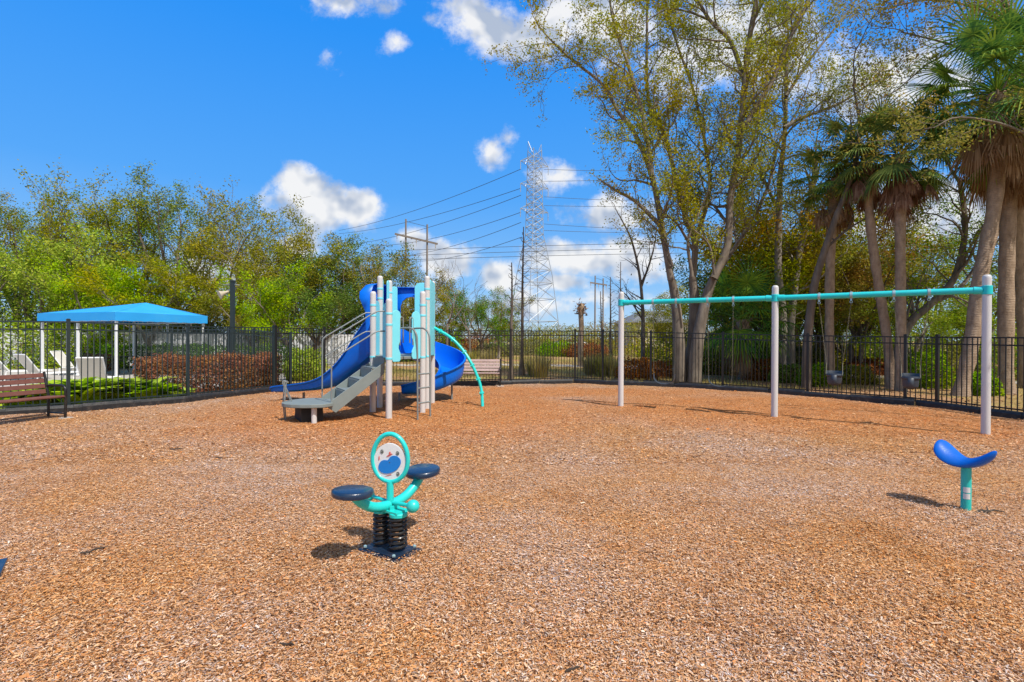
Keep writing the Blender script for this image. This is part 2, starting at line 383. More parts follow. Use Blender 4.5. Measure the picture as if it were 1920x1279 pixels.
def soil_fn(t):
    pos = t.n('ShaderNodeNewGeometry').outputs['Position']
    n1 = t.n('ShaderNodeTexNoise', i={'Vector': pos, 'Scale': .22, 'Detail': 5.0, 'Roughness': .6}).outputs[0]
    n2 = t.n('ShaderNodeTexNoise', i={'Vector': pos, 'Scale': 14.0, 'Detail': 6.0, 'Roughness': .75}).outputs[0]
    litter = t.ramp(n2, [(.3, (.13, .065, .03)), (.48, (.36, .19, .09)), (.62, (.52, .34, .18)), (.8, (.60, .46, .30))])
    grass = t.ramp(n2, [(.3, (.12, .11, .02)), (.5, (.32, .26, .07)), (.7, (.52, .42, .16))])
    f = t.n('ShaderNodeMapRange', i={'Value': n1, 'From Min': .42, 'From Max': .58}).outputs[0]
    col = t.mix(f, litter, grass)
    bb = t.n('ShaderNodeBump', i={'Strength': .8, 'Distance': .05, 'Height': n2})
    p = t.n('ShaderNodeBsdfPrincipled', i={'Base Color': col, 'Roughness': .95, 'Specular IOR Level': .1, 'Normal': bb.outputs[0]})
    t.n('ShaderNodeOutputMaterial', i={0: p.outputs[0]})
Mt['mulch'] = groundmat('wood_fibre_mulch', mulch_fn); Mt['chip'] = groundmat('wood_chips', chip_fn); Mt['soil'] = groundmat('leaf_litter_and_dry_grass', soil_fn)

def struct(name, mb, m, **kw):
    return tag(mb.build(name, m, **kw), kind='structure')
BORD = [(-420, 830), (-200, 799), (0, 780), (148, 771), (354, 753), (509, 735), (608, 725), (957, 721.7), (1078, 718), (1140, 721), (1267, 726), (1444, 737.4),
        (1588, 750), (1720, 760.7), (1840, 776.4), (1920, 787)]
def bpy_y(px):
    for (a, b), (c, d) in zip(BORD, BORD[1:]):
        if a <= px <= c: return b + (d-b)*(px-a)/(c-a)
    return BORD[-1][1]
BG = [G(*p) for p in BORD] + [Vector((10.75, 8.0, 0)), Vector((11.0, 5.0, 0)), Vector((11.0, 2.0, 0))]
FLAT = []    # (x, y, radius): spots kept level round the footings
def hgt(x, y):
    """gentle unevenness of the mulch and the hollows worn under the swings and slide ends"""
    x = np.asarray(x, float); y = np.asarray(y, float)
    h = .010*np.sin(1.3*x+.7*y+1)+.008*np.sin(2.9*x-1.7*y)+.006*np.sin(.8*x*1.7+3.1*y+2)+.004*np.sin(6.3*x+2.2*y)*np.sin(5.1*y-1.4*x)+.003*np.sin(11*x+7*y)*np.sin(9*y-8*x+1)
    for hx, hy, r, d in HOL: h = h-d*np.exp(-((x-hx)**2+(y-hy)**2)/r**2)+d*.35*np.exp(-(np.sqrt((x-hx)**2+(y-hy)**2)-r*1.7)**2/(r*.5)**2)
    for fx, fy, r in FLAT: k = np.clip((np.hypot(x-fx, y-fy)-r)/.5, 0, 1); h = h*k+.010*(1-k)
    return h
HOL = []
for px_, py_ in ((1250, 771), (1352, 776), (1566, 789), (1712, 801)): q_ = G(px_, py_); HOL.append((q_.x, q_.y, .45, .05))
HOL += [(-6.35, 13.2, .40, .05), (-3.3, 12.75, .35, .04), (-1.75, 10.0, .35, .03), (-4.7, 10.2, .35, .03), (-.55, 11.4, .35, .03), (-1.5, 3.4, .3, .02), (3.7, 4.6, .35, .02)]
FLAT += [(-.906, 3.82, .35), (4.3, 4.85, .12)]
for px_, py_ in ((1164, 762), (1452, 782), (1848, 815), (699, 773), (712, 765), (729, 785), (792, 774), (800, 767), (810, 756), (586, 784), (905, 763)): q_ = G(px_, py_); FLAT.append((q_.x, q_.y, .10))
g = MB(); s_ = 900
g.add([(-s_, -60, -.03), (s_, -60, -.03), (s_, 1700, -.03), (-s_, 1700, -.03)], [(0, 1, 2, 3)])
struct('ground', g, Mt['soil'])
poly = [(-13.5, -4, 0), (13, -4, 0)] + [tuple(p) for p in BG[::-1]]
mp = MB()
poly2 = [Vector((p[0], p[1], -.026)) for p in poly]
mp.add(poly2, [tuple(range(len(poly2)))])
struct('mulch_ground_base', mp, Mt['mulch'])
def inside(px, py, P):
    r = np.zeros(len(px), bool); n = len(P)
    for i in range(n):
        x1, y1 = P[i][0], P[i][1]; x2, y2 = P[(i+1) % n][0], P[(i+1) % n][1]
        c = ((y1 > py) != (y2 > py)) & (px < (x2-x1)*(py-y1)/((y2-y1) if y2 != y1 else 1e-9)+x1)
        r ^= c
    return r
# the mulch itself: a finely divided, gently uneven sheet
cs_ = .085; gx = np.arange(-13.4, 12.9, cs_); gy = np.arange(-.5, 18.9, cs_); XX, YY = np.meshgrid(gx, gy, indexing='ij')
nx_, ny_ = XX.shape; ii = (np.arange(nx_-1)[:, None]*ny_+np.arange(ny_-1)[None]).ravel()
cx_ = (XX[:-1, :-1]+cs_/2).ravel(); cy_ = (YY[:-1, :-1]+cs_/2).ravel(); kk = inside(cx_, cy_, poly); ii = ii[kk]
used = np.zeros(nx_*ny_, bool); F_ = np.stack([ii, ii+ny_, ii+ny_+1, ii+1], 1); used[F_.ravel()] = True; rm = np.cumsum(used)-1
vx, vy = XX.ravel()[used], YY.ravel()[used]
tag(npmesh('mulch_ground', np.stack([vx, vy, hgt(vx, vy)], 1), rm[F_], Mt['mulch'], smooth=True), kind='structure')
# wood chips lying loose on it
def chips(n, d0, d1, l0, l1, seed, pw=1.0):
    rg = np.random.default_rng(seed)
    u = rg.random(n)
    D = d0*(d1/d0)**u if pw == 1 else d0+(d1-d0)*u
    th = rg.uniform(-1.12, 1.12, n)
    x = D*th; y = D
    k = inside(x, y, poly); x, y, D = x[k], y[k], D[k]; n = len(x)
    L = rg.uniform(l0, l1, n)*(0.6+rg.random(n)*.8); W = L*rg.uniform(.22, .5, n)
    a = rg.uniform(0, 6.283, n); p = rg.normal(0, .16, n); q = rg.normal(0, .28, n)
    ex = np.stack([np.cos(a)*np.cos(p), np.sin(a)*np.cos(p), np.sin(p)], 1)
    sd = np.stack([-np.sin(a), np.cos(a), np.zeros(n)], 1)
    up = np.cross(ex, sd); ey = sd*np.cos(q)[:, None]+up*np.sin(q)[:, None]
    c = np.stack([x, y, hgt(x, y)+rg.uniform(.002, .016, n)+np.abs(np.sin(p))*L*.35], 1)
    t1 = rg.uniform(.35, 1, n)[:, None]; t2 = rg.uniform(.35, 1, n)[:, None]
    Lx = ex*(L/2)[:, None]; Wy = ey*(W/2)[:, None]
    v = np.stack([c-Lx-Wy*t1, c+Lx-Wy*t2, c+Lx+Wy*t2, c-Lx+Wy*t1], 1).reshape(-1, 3)
    return v
V_ = np.concatenate([chips(600000, 2.15, 9.0, .008, .021, 1), chips(100000, 6.5, 17.5, .022, .04, 2), chips(500, 2.2, 8, .028, .045, 3)])
o = npmesh('wood_chips', V_, np.arange(len(V_)).reshape(-1, 4), Mt['chip'])
tag(o, 'loose tan and orange wood chips covering the playground floor', 'mulch', kind='stuff')

# sheets beyond the fence
pd = MB(); pd.add([(-60, 9, -.02), G(-80, 786)*1.03 - Vector((0, 0, .02)), G(352, 753)*1.09 - Vector((0, 0, .02)), (-8.6, 20, -.02), (-9, 27, -.02), (-60, 34, -.02)], [(0, 1, 2, 3, 4, 5)])
struct('pool_deck', pd, Mt['conc'])
pw_ = MB()
cl = [(-30, 26), (-16, 29), (-8, 30.5), (0, 31.5), (8, 29), (14, 24.5), (20, 19.5), (24, 15)]
L_ = []
for i, p in enumerate(smooth_path([(a, b, -.022) for a, b in cl], 5)): L_.append(p)
rg_ = []
for i, p in enumerate(L_):
    d = (L_[min(i+1, len(L_)-1)]-L_[max(0, i-1)]).normalized(); nrm = Vector((-d.y, d.x, 0)); rg_.append([p-nrm*1.1, p+nrm*1.1])
pw_.loft(rg_); struct('concrete_path', pw_, Mt['conc'])

# ------------------------------------------------------------------ playground border and picket fence
bt = thing('playground_border', 'low black plastic border edging the mulch along the foot of the picket fence', 'border')
def seg_points(P, step):
    out = []; 
    for a, b in zip(P, P[1:]):
        n = max(1, round((b-a).length/step))
        for k in range(n): out.append(a+(b-a)*k/n)
    return out+[P[-1]]
SP = seg_points(BG[1:-1], 1.25)
for a, b in zip(SP, SP[1:]):
    m = MB(); d = (b-a); L = d.length; ex = d.normalized(); ny = Vector((-ex.y, ex.x, 0))
    prof = [(-.055, -.02), (-.055, .11), (-.04, .15), (-.018, .172), (.018, .172), (.04, .15), (.055, .11), (.055, -.02)]
    jz = random.uniform(-.012, .012)
    m.prism(prof, a+d/2+ny*.07+Vector((0, 0, jz-.02)), ny, (0, 0, 1), ex, L-.14)
    m.prism([(x*.8, z-.03) for x, z in prof], a+ny*.07, ny, (0, 0, 1), ex, .16)
    m.build('border_segment', Mt['border'], bt, bevel=.006)
def picket_run(name, label, P, tops, m_, skip=()):
    t = thing(name, label, 'fence')
    for i, (p, z) in enumerate(zip(P, tops)):
        b = MB(); d = (P[min(i+1, len(P)-1)]-P[max(i-1, 0)]); rz = math.atan2(d.y, d.x)
        b.box((p.x, p.y, z/2), (.064, .064, z), rz)
        b.box((p.x, p.y, z+.004), (.078, .078, .022), rz); b.box((p.x, p.y, z+.022), (.05, .05, .014), rz)
        b.build('fence_post', m_, t)
    for i, (p, q) in enumerate(zip(P, P[1:])):
        b = MB(); d = q-p; L = d.length; za, zb = tops[i]-.045, tops[i+1]-.045
        e = d.normalized()*.034
        for (ua, ub) in ((0, 0), (.16, .16)):
            b.bar(Vector((p.x, p.y, za-ua))+e, Vector((q.x, q.y, zb-ub))-e, .034, .03)
        b.bar(Vector((p.x, p.y, .17))+e, Vector((q.x, q.y, .17))-e, .034, .03)
        n = max(2, round(L/.108)); rz = math.atan2(d.y, d.x)
        for k in range(1, n):
            c = p+d*k/n; zt = za+(zb-za)*k/n
            b.box((c.x, c.y, (zt+.08)/2), (.0175, .0175, zt-.082), rz)
        b.build('picket_panel', m_, t)
    return t
PT = [(-290, 593), (-70, 597), (128, 600), (352, 609), (513, 612), (608, 614.5), (725, 616), (842, 618), (957, 618), (1078, 618.5), (1130, 619), (1220, 621), (1355, 623.4),
      (1514, 626.6), (1697, 628.5), (1757, 629)]
FP, FT = [], []
for px, py in PT:
    p = G(px, bpy_y(px)); p *= 1+.20/p.length
    FP.append(p); FT.append(AT(px, py, p.y).z)
FP += [Vector((10.65, 10.0, 0)), Vector((10.95, 7.7, 0)), Vector((11.2, 5.3, 0)), Vector((11.2, 3.0, 0))]; FT += [1.70]*4
SPLIT = 4
picket_run('picket_fence', 'black metal picket fence on the pool side, behind the brown bench', FP[:SPLIT+1], FT[:SPLIT+1], Mt['fgreen'])
picket_run('picket_fence', 'long black metal picket fence round the back of the playground and behind the swings', [FP[SPLIT]+Vector((.03, .05, 0))]+FP[SPLIT+1:], FT[SPLIT:], Mt['fblack'])
# pool gate fence further back
gp = [(545, 624, 15.6), (476, 617, 17.6), (430, 616, 19.2), (322, 616, 21.5), (255, 617, 23)]
picket_run('pool_fence', 'dark inner picket fence behind the brown hedge and the speaker post', [AT(a, b, c)*1 - Vector((0, 0, AT(a, b, c).z)) for a, b, c in gp],
           [AT(a, b, c).z for a, b, c in gp], Mt['fgreen'])

# ------------------------------------------------------------------ swing set
def rpost(mb, p, h, r=.0635, z0=-.02, n=20):
    mb.lathe([(r, z0), (r, h-.07), (r*.98, h-.045), (r*.86, h-.022), (r*.6, h-.006), (.0001, h)], (p.x, p.y, 0), n); return mb
SW = [G(1164, 762), G(1452, 782), G(1848, 815)]
swt = thing('swing_set', 'two-bay swing set frame with grey posts and a long turquoise top beam', 'swing set', SW[1])
o0 = SW[1]
BZ = 2.455
for p in SW:
    q = p-o0; rpost(MB(), q, 2.72).build('post', Mt['post'], swt, smooth=True)
for a, b in zip(SW, SW[1:]):
    d = (b-a).normalized()
    q0, q1 = a-o0+d*.06, b-o0-d*.06
    m = MB(); m.tube([q0+Vector((0, 0, BZ)), q1+Vector((0, 0, BZ))], .0555, 20)
    m.tube([q0+Vector((0, 0, BZ)), q0+d*.11+Vector((0, 0, BZ))], .066, 20); m.tube([q1+Vector((0, 0, BZ)), q1-d*.11+Vector((0, 0, BZ))], .066, 20)
    m.build('top_beam', Mt['beam'], swt, smooth=True)
for p in SW:
    q = p-o0; m = MB(); m.lathe([(.070, BZ-.075), (.076, BZ-.07), (.076, BZ+.07), (.070, BZ+.075)], (q.x, q.y, 0), 24)
    for s in (-1, 1): m.box((q.x+.07, q.y+.045, BZ+s*.05), (.05, .03, .02), .6)
    m.build('collar', Mt['beam'], swt, smooth=True)
def on_beam(px, bay):
    a, b = SW[bay], SW[bay+1]; r_ = ray(px, 560); u = r_.x/r_.y
    t = (u*a.y-a.x)/((b.x-a.x)-u*(b.y-a.y)); return a+(b-a)*t
HG = [[(1225, 1268), (1327, 1375)], [(1536, 1596), (1676, 1742)]]
for bay in (0, 1):
    d = (SW[bay+1]-SW[bay]).normalized()
    for pair in HG[bay]:
        for px in pair:
            p = on_beam(px, bay)-o0; m = MB()
            m.tube([p-d*.022+Vector((0, 0, BZ)), p+d*.022+Vector((0, 0, BZ))], .064, 20)
            m.box((p.x, p.y, BZ-.085), (.03, .03, .05), math.atan2(d.y, d.x)); m.tube(arc((p.x, p.y, BZ-.125), .022, 0, 2*math.pi, 12, ex=d), .006, 6)
            m.box((p.x, p.y, BZ+.068), (.03, .05, .014), math.atan2(d.y, d.x))
            m.build('hanger_clamp', Mt['galv'], swt, smooth=True)
def chain(mb, a, b):
    a, b = Vector(a), Vector(b); n = int((b-a).length/.042); d = (b-a).normalized(); u, v = frame(d)
    for k in range(n):
        c = a+(b-a)*(k+.5)/n; w_ = u if k % 2 else v
        loop = [c+d*(.024*math.cos(t))+w_*(.009*math.sin(t)) for t in [i*math.pi/3 for i in range(6)]]
        mb.tube(loop, .0026, 4, closed=True)
def belt_swing(pair, label, lean):
    a, b = on_beam(pair[0], 0), on_beam(pair[1], 0); c = (a+b)/2; d = (b-a).normalized(); n = Vector((-d.y, d.x, 0))
    t = thing('belt_swing', label, 'swing', c, 0, 'swings hanging from the turquoise beam')
    hw = (b-a).length/2
    belt = [(-hw*.92, .80), (-hw*.86, .68), (-hw*.55, .60), (0, .57), (hw*.55, .60), (hw*.86, .68), (hw*.92, .80)]
    sp_ = smooth_path([d*x+Vector((0, 0, z))+n*lean for x, z in belt], 4)
    m = MB(); rings = []
    for p in sp_: rings.append([p-n*.07, p-n*.07+Vector((0, 0, .012)), p+n*.07+Vector((0, 0, .012)), p+n*.07])
    m.loft(rings, closed=True, cap=True); m.build('seat', Mt['bucket'], t, smooth=True)
    for s, e in ((-1, 0), (1, -1)):
        m = MB(); chain(m, d*hw*s+Vector((0, 0, BZ-.14)), sp_[e]); m.build('chain', Mt['chain'], t)
belt_swing(HG[0][0], 'empty belt swing nearest the left post of the swing set', 0)
belt_swing(HG[0][1], 'empty belt swing beside the middle post, left of it', .04)
def bucket_swing(pair, label):
    a, b = on_beam(pair[0], 1), on_beam(pair[1], 1); c = (a+b)/2; d = (b-a).normalized()
    t = thing('bucket_swing', label, 'swing', c, math.atan2(d.y, d.x), 'swings hanging from the turquoise beam')
    hw = (b-a).length/2
    m = MB(); rings = []
    for z, sx, sy in ((.92, .145, .13), (.95, .155, .135), (.97, .15, .13), (.92, .13, .12), (.80, .125, .11), (.76, .10, .09)):
        sx *= .80; sy *= .85; rings.append([Vector((sx*math.cos(t_)*(1 if abs(math.cos(t_)) < .7 else 1.15), sy*math.sin(t_), z+(-.03 if math.sin(t_) < -.3 else .02))) for t_ in [i*math.pi/10 for i in range(20)]])
    m.loft(rings, closed=True); 
    m.loft([[Vector((x, y, z)) for x in (-.045, .045)] for y, z in ((-.115, .92), (-.10, .79), (-.06, .72), (.05, .71), (.10, .78))])
    m.build('seat', Mt['bucket'], t, smooth=True, solid=.012)
    for s in (-1, 1):
        m = MB(); chain(m, (s*hw, 0, BZ-.14), (s*.135, 0, 1.15))
        m.build('chain', Mt['chain'], t)
        m = MB(); m.tube([(s*.135, 0, 1.15), (s*.135, .075, .95)], .005, 5); m.tube([(s*.135, 0, 1.15), (s*.135, -.075, .93)], .005, 5); m.build('hanger_strap', Mt['chain'], t)
bucket_swing(HG[1][0], 'grey bucket swing right of the middle post')
bucket_swing(HG[1][1], 'grey bucket swing nearest the right post of the swing set')

# ------------------------------------------------------------------ spring rocker
rk_c = Vector((-.906, 3.82, 0)); RA = math.atan2(.835, .55)
rk = thing('spring_rocker', 'teal spring rocker with two round navy seats and an oval play panel', 'spring rider', rk_c, RA)
m = MB(); m.box((0, 0, .012), (.27, .40, .024)); m.box((0, 0, .03), (.22, .34, .014)); m.build('base_plate', Mt['plate'], rk, bevel=.006)
for s in (-1, 1):
    for x in (-.105, .105):
        m = MB(); m.lathe([(.013, .037), (.013, .048), (.007, .052), (.0001, .054)], (x, s*.15, 0), 6); m.build('bolt', Mt['galv'], rk)
for s in (-1, 1):
    m = MB(); turns = 7; N = turns*18; pts = []
    for i in range(N+1):
        t_ = 2*math.pi*turns*i/N; zz = .05+.235*i/N
        pts.append((.060*math.cos(t_), s*.084+.060*math.sin(t_), zz))
    m.tube(pts, .0115, 8); m.build('spring', Mt['black'], rk, smooth=True)
m = MB()
for s in (-1, 1): m.lathe([(.064, .285), (.068, .29), (.068, .312), (.06, .318)], (0, s*.088, 0), 20)
m.box((0, 0, .322), (.12, .26, .018)); 
for s in (-1, 1): m.box((0, s*.05, .335), (.10, .008, .05))
m.build('spring_cap', Mt['teal'], rk, bevel=.003)
m = MB()
armp = smooth_path([(-.335, 0, .505), (-.26, 0, .435), (-.15, 0, .375), (0, 0, .355), (.15, 0, .375), (.26, 0, .435), (.335, 0, .505)], 5)
m.tube(armp, .036, 16); m.build('seat_arm', Mt['teal'], rk, smooth=True)
for s in (-1, 1):
    m = MB(); c = (s*.345, 0, .53)
    m.lathe([(.0001, -.028), (.125, -.026), (.138, -.018), (.142, -.004), (.142, .012), (.137, .021), (.125, .026), (.0001, .027)], c, 36, axis=(-s*.07, 0, 1))
    m.build('seat', Mt['navy'], rk, smooth=True)
m = MB()
for s in (-1, 1):
    m.tube([(0, s*.03, .375), (0, s*.225, .385)], .014, 12); m.sphere((0, s*.235, .385), .047, 20, 12)
m.build('footrest_bar', Mt['teal'], rk, smooth=True)
m = MB(); m.tube([(0, 0, .37), (0, 0, .53)], .027, 14); m.build('panel_stem', Mt['teal'], rk, smooth=True)
m = MB(); pts = []
for i in range(44):
    t_ = 2*math.pi*i/44; yy_ = math.sin(t_); pts.append((0, .140*math.cos(t_)*(1-.06*yy_), .705+.178*yy_))
m.tube(pts, .0175, 12, closed=True); m.build('panel_ring', Mt['teal'], rk, smooth=True).data.transform(Matrix.Rotation(R(22), 4, 'Z'))
pc = .668
m = MB(); m.prism([(.134*math.cos(2*math.pi*i/40)*(1-.05*math.sin(2*math.pi*i/40)), .146*math.sin(2*math.pi*i/40)) for i in range(40)], (0, 0, pc), (0, 1, 0), (0, 0, 1), (1, 0, 0), .014)
pn = m.build('play_panel', Mt['panelw'], rk, bevel=.002)
for sx in (-1, 1):
    m = MB(); bean = []
    for i in range(48):     # kidney shape
        t_ = 2*math.pi*i/48; rr_ = .082*(1-.42*math.exp(-((t_-math.pi/2)/.34)**2))
        x, z = 1.15*rr_*math.cos(t_), .74*rr_*math.sin(t_)
        x, z = x*math.cos(.45)-z*math.sin(.45), x*math.sin(.45)+z*math.cos(.45)
        bean.append((sx*x, z-.012))
    if sx < 0: bean = bean[::-1]
    m.prism(bean, (sx*.0095, 0, pc), (0, 1, 0), (0, 0, 1), (1, 0, 0), .004); m.build('print', Mt['print_blue'], pn, label='blue kidney-shaped print on the play panel')
    m = MB()
    for (x, z, a, b) in ((-.004, .062, .030, .012), (.012, .052, .028, .012), (.0, .074, .014, .014), (-.082, .01, .008, .03), (.085, .03, .008, .026), (.01, -.092, .04, .010)):
        m.prism([(x+a/2*math.cos(2*math.pi*i/9+a*30)*(1+.3*(i % 2)), z+b/2*math.sin(2*math.pi*i/9)*(1+.3*(i % 3))) for i in range(9)], (sx*.009, 0, pc), (0, 1, 0), (0, 0, 1), (1, 0, 0), .003)
    m.build('print', Mt['red'], pn, label='small red drawings on the play panel')
    m = MB()
    for (x, z) in ((-.062, .075), (.062, .082), (.07, -.05), (-.066, -.078)):
        m.tube([(sx*.009, x+.011*math.cos(t_), pc+z+.014*math.sin(t_)) for t_ in [i*math.pi/6 for i in range(12)]], .0022, 5, closed=True)
        m.box((sx*.009, x, pc+z-.003), (.003, .009, .012))
    m.box((sx*.010, 0, pc+.004), (.005, .008, .008))
    m.build('print', Mt['ink'], pn, label='small dark drawings on the play panel')

for c_ in [pn]+kids(pn): c_.data.transform(Matrix.Rotation(R(22), 4, 'Z'))
# ------------------------------------------------------------------ saddle seat
sd_p = G(1811, 957)
sd = thing('saddle_seat', 'blue saddle-shaped seat on a short teal post in the mulch', 'play seat', sd_p, math.atan2(-.95, .30))
m = MB(); m.tube([(0, 0, -.02), (0, 0, .44)], .040, 20); m.build('post', Mt['teal2'], sd, smooth=True)
def band(z0, z1):
    m = MB(); A0 = R(-150)-sd.rotation_euler.z+R(0)
    base = math.atan2(-sd_p.y, -sd_p.x)-sd.rotation_euler.z+R(8)
    m.loft([[Vector((.0412*math.cos(base+a), .0412*math.sin(base+a), z)) for a in [R(-38)+R(76)*i/8 for i in range(9)]] for z in (z0, z1)])
    return m
band(.175, .225).build('sticker', Mt['label'], sd, solid=.001); band(.115, .165).build('sticker', Mt['label'], sd, solid=.001)
m = MB(); rings = []
for i in range(23):
    s = -1+2*i/22; x = s*.240
    if s < 0: zc = .448+.155*abs(s)**1.7; w_ = .105+.050*math.sin(min(1, abs(s)/.75)*math.pi/2)
    else: zc = .448+.15*s**1.8; w_ = .105*(1-s)+.040*s
    e = math.sqrt(max(.02, 1-abs(s)**8)); w_ *= e
    th = (.046+.024*max(0, -s))*e+.004
    tl = -.9*abs(s)*(1 if s < 0 else -1)
    ring = []
    for k in range(16):
        a = 2*math.pi*k/16; cy, cz = math.cos(a), math.sin(a)
        zz = cz*th if cz > 0 else cz*th*.95
        ring.append(Vector((x, cy*w_, zc+zz-.25*(cy*w_)**2/.14)))
    rings.append(ring)
m.loft(rings, closed=True, cap=True); m.build('saddle', Mt['blue2'], sd, smooth=True, sub=1)
# stick lying in the mulch and the plate at the picture's left edge
tw = thing('fallen_stick', 'short dark forked stick on the mulch right of the saddle seat', 'stick', G(1856, 962), .05)
m = MB(); m.tube([(-.13, 0, .012), (-.08, .01, .02), (-.02, -.005, .018), (.05, .012, .024), (.13, -.015, .012)], [.009, .012, .010, .009, .004], 7)
m.tube([(-.02, 0, .02), (.0, .03, .05)], [.008, .003], 6); m.tube([(-.07, 0, .02), (-.05, -.05, .012)], [.008, .004], 6); m.build('wood', Mt['twig'], tw, smooth=True)
for i_, (px_, py_, rz_, sc_, lb_) in enumerate(((332, 843, .3, .8, 'dark twig on the mulch between the brown bench and the spring rocker'), (412, 862, -.4, .6, 'small dark twig on the mulch up and left of the spring rocker'),
        (178, 1034, 1.0, .7, 'dark twig on the mulch at the lower left'), (1073, 1262, .5, .35, 'short dark twig in the mulch at the bottom centre'), (538, 1216, -.2, .35, 'short dark twig in the mulch below the spring rocker'), (880, 758, .1, .9, 'dark twig at the foot of the curved climber'))):
    q_ = G(px_, py_); w2 = thing('twig', lb_, 'twig', (q_.x, q_.y, float(hgt(q_.x, q_.y))+.004), rz_, 'twigs lying on the mulch')
    m = MB(); rr2 = random.Random(i_); P2 = [(-.12+.06*k, rr2.uniform(-.015, .015), .012+rr2.uniform(0, .012)) for k in range(5)]
    m.tube(P2, [.007, .009, .007, .006, .003], 6); m.tube([P2[2], (P2[2][0]+.04, .05, .02)], [.006, .003], 5); m.build('wood', Mt['twig'], w2, smooth=True); w2.scale = (sc_, sc_, 1)
bp = G(-75, 1085)
pl = thing('anchor_plate', 'corner of a dark navy steel plate on the mulch at the far left edge', 'base plate', bp, R(38))
m = MB(); m.box((0, 0, .02), (.42, .30, .03)); m.build('plate', Mt['navy'], pl, bevel=.006)
m = MB()
for s in (-1, 1): m.lathe([(.012, .035), (.012, .047), (.0001, .05)], (s*.15, -.1, 0), 6)
m.build('bolt', Mt['galv'], pl)

# ------------------------------------------------------------------ play structure
P = dict(p1=G(699, 773), p2=G(712, 764.7), p4=G(729, 785), p5=G(792, 774.3), p6=G(800, 767), p7=G(810.5, 756.3))
P['p3'] = P['p2']+Vector((.04, .75, 0))
PC = (P['p1']+P['p5'])/2
ps = thing('play_structure', 'blue and cyan play structure with two slides, stairs, ladder and curved climber', 'play structure', PC)
L = {k: v-PC for k, v in P.items()}
DZ = 1.22
for k, h in (('p1', 2.60), ('p2', 3.02), ('p3', 3.0), ('p4', 2.38), ('p5', 2.60), ('p6', 3.0), ('p7', 3.0)):
    rpost(MB(), L[k], h).build('post', Mt['post'], ps, smooth=True)
    for z in (DZ-.03, h-.30, h-.52):
        m = MB(); m.lathe([(.066, z-.022), (.070, z-.018), (.070, z+.018), (.066, z+.022)], (L[k].x, L[k].y, 0), 20); m.build('collar', Mt['cyan'], ps, smooth=True)
order = ['p4', 'p5', 'p6', 'p7', 'p3', 'p2', 'p1']
m = MB(); cen = sum((L[k] for k in order), Vector())/7
m.prism([((L[k]-cen).x*.96, (L[k]-cen).y*.96) for k in order], cen+Vector((0, 0, DZ-.03)), (1, 0, 0), (0, 1, 0), (0, 0, 1), .06)
m.build('deck', Mt['deckg'], ps, bevel=.01)
def upright(a, b, t0, t1, z0, z1, name='panel', rt=.16, notch=True, mt='cyan', th=.022, off=.0):
    d = b-a; ex = d.normalized(); Lw = d.length; x0, x1 = Lw*t0, Lw*t1; w_ = x1-x0; r = min(rt, w_*.48)
    poly = [(x0, z0+.04), (x0+.03, z0), (x1-.03, z0), (x1, z0+.04)]
    if notch: poly += [(x1, z0+.16), (x1-w_*.22, z0+.26), (x1-w_*.22, z0+.34), (x1, z0+.44)]
    poly += [(x1, z1-r)]+[(x1-r+r*math.cos(t_), z1-r+r*math.sin(t_)) for t_ in [math.pi/2*i/6 for i in range(1, 7)]]
    poly += [(x0+r+r*math.cos(t_), z1-r+r*math.sin(t_)) for t_ in [math.pi/2+math.pi/2*i/6 for i in range(0, 7)]]
    m = MB(); nn = Vector((ex.y, -ex.x, 0)); m.prism(poly, a+nn*off, ex, (0, 0, 1), nn, th)
    return m.build(name, Mt[mt], ps, bevel=.006)
upright(L['p4'], L['p5'], .08, .32, DZ-.10, 2.16, 'entry_panel')
upright(L['p5'], L['p4'], .08, .34, DZ-.06, 2.16, 'entry_panel')
upright(L['p4'], L['p1'], .02, .36, DZ-.02, 2.30, 'entry_panel', notch=False)
upright(L['p1'], L['p4'], -.16, .03, DZ-.04, 2.05, 'entry_panel', notch=False, rt=.05)
upright(L['p1'], L['p2'], .10, .90, DZ-.02, 2.42, 'side_panel', notch=False)
upright(L['p2'], L['p3'], .05, .30, DZ-.02, 2.98, 'side_panel', notch=False)
upright(L['p3'], L['p2'], .05, .30, DZ-.02, 2.98, 'side_panel', notch=False)
upright(L['p7'], L['p6'], .06, .96, DZ-.02, 2.93, 'side_panel', notch=False, rt=.1, off=-.055)
upright(L['p6'], L['p5'], .08, .9, DZ-.02, 2.42, 'side_panel', notch=False, rt=.1)
upright(L['p7'], L['p3'], .06, .42, DZ-.02, 2.95, 'side_panel', notch=False, rt=.14)
upright(L['p3'], L['p7'], .04, .18, DZ-.02, 2.85, 'side_panel', notch=False, rt=.06)
# loops on the ladder's entry panels
e45 = (L['p5']-L['p4']).normalized(); n45 = Vector((e45.y, -e45.x, 0))
if n45.y > 0 and n45.x < 0: n45 = -n45
Lw = (L['p5']-L['p4']).length
for s, t_ in ((1, .40), (-1, .60)):
    b = L['p4']+e45*Lw*t_
    m = MB(); x = -s*.09
    pts = [b+e45*x+Vector((0, 0, 1.45))]+[b+e45*x+Vector((0, 0, 1.95))]+arc(b+e45*(x/2)+Vector((0, 0, 1.98)), abs(x/2), math.pi if s > 0 else 0, 0 if s > 0 else math.pi, 8, ex=e45)+[b+Vector((0, 0, 1.5))]
    m.tube(pts, .014, 10); m.build('grab_handle', Mt['rail'], ps, smooth=True)
lad = MB()
rails = []
for t_ in (.34, .72):
    b = L['p4']+e45*Lw*t_
    pts = [b+Vector((0, 0, 1.80)), b+n45*.12+Vector((0, 0, 1.805))]+arc(b+n45*.22+Vector((0, 0, 1.58)), .225, math.pi/2, 0, 8, ex=n45)+[b+n45*.46+Vector((0, 0, 1.1)), b+n45*.47+Vector((0, 0, -.02))]
    lad.tube(pts, .019, 12); rails.append(b+n45*.465)
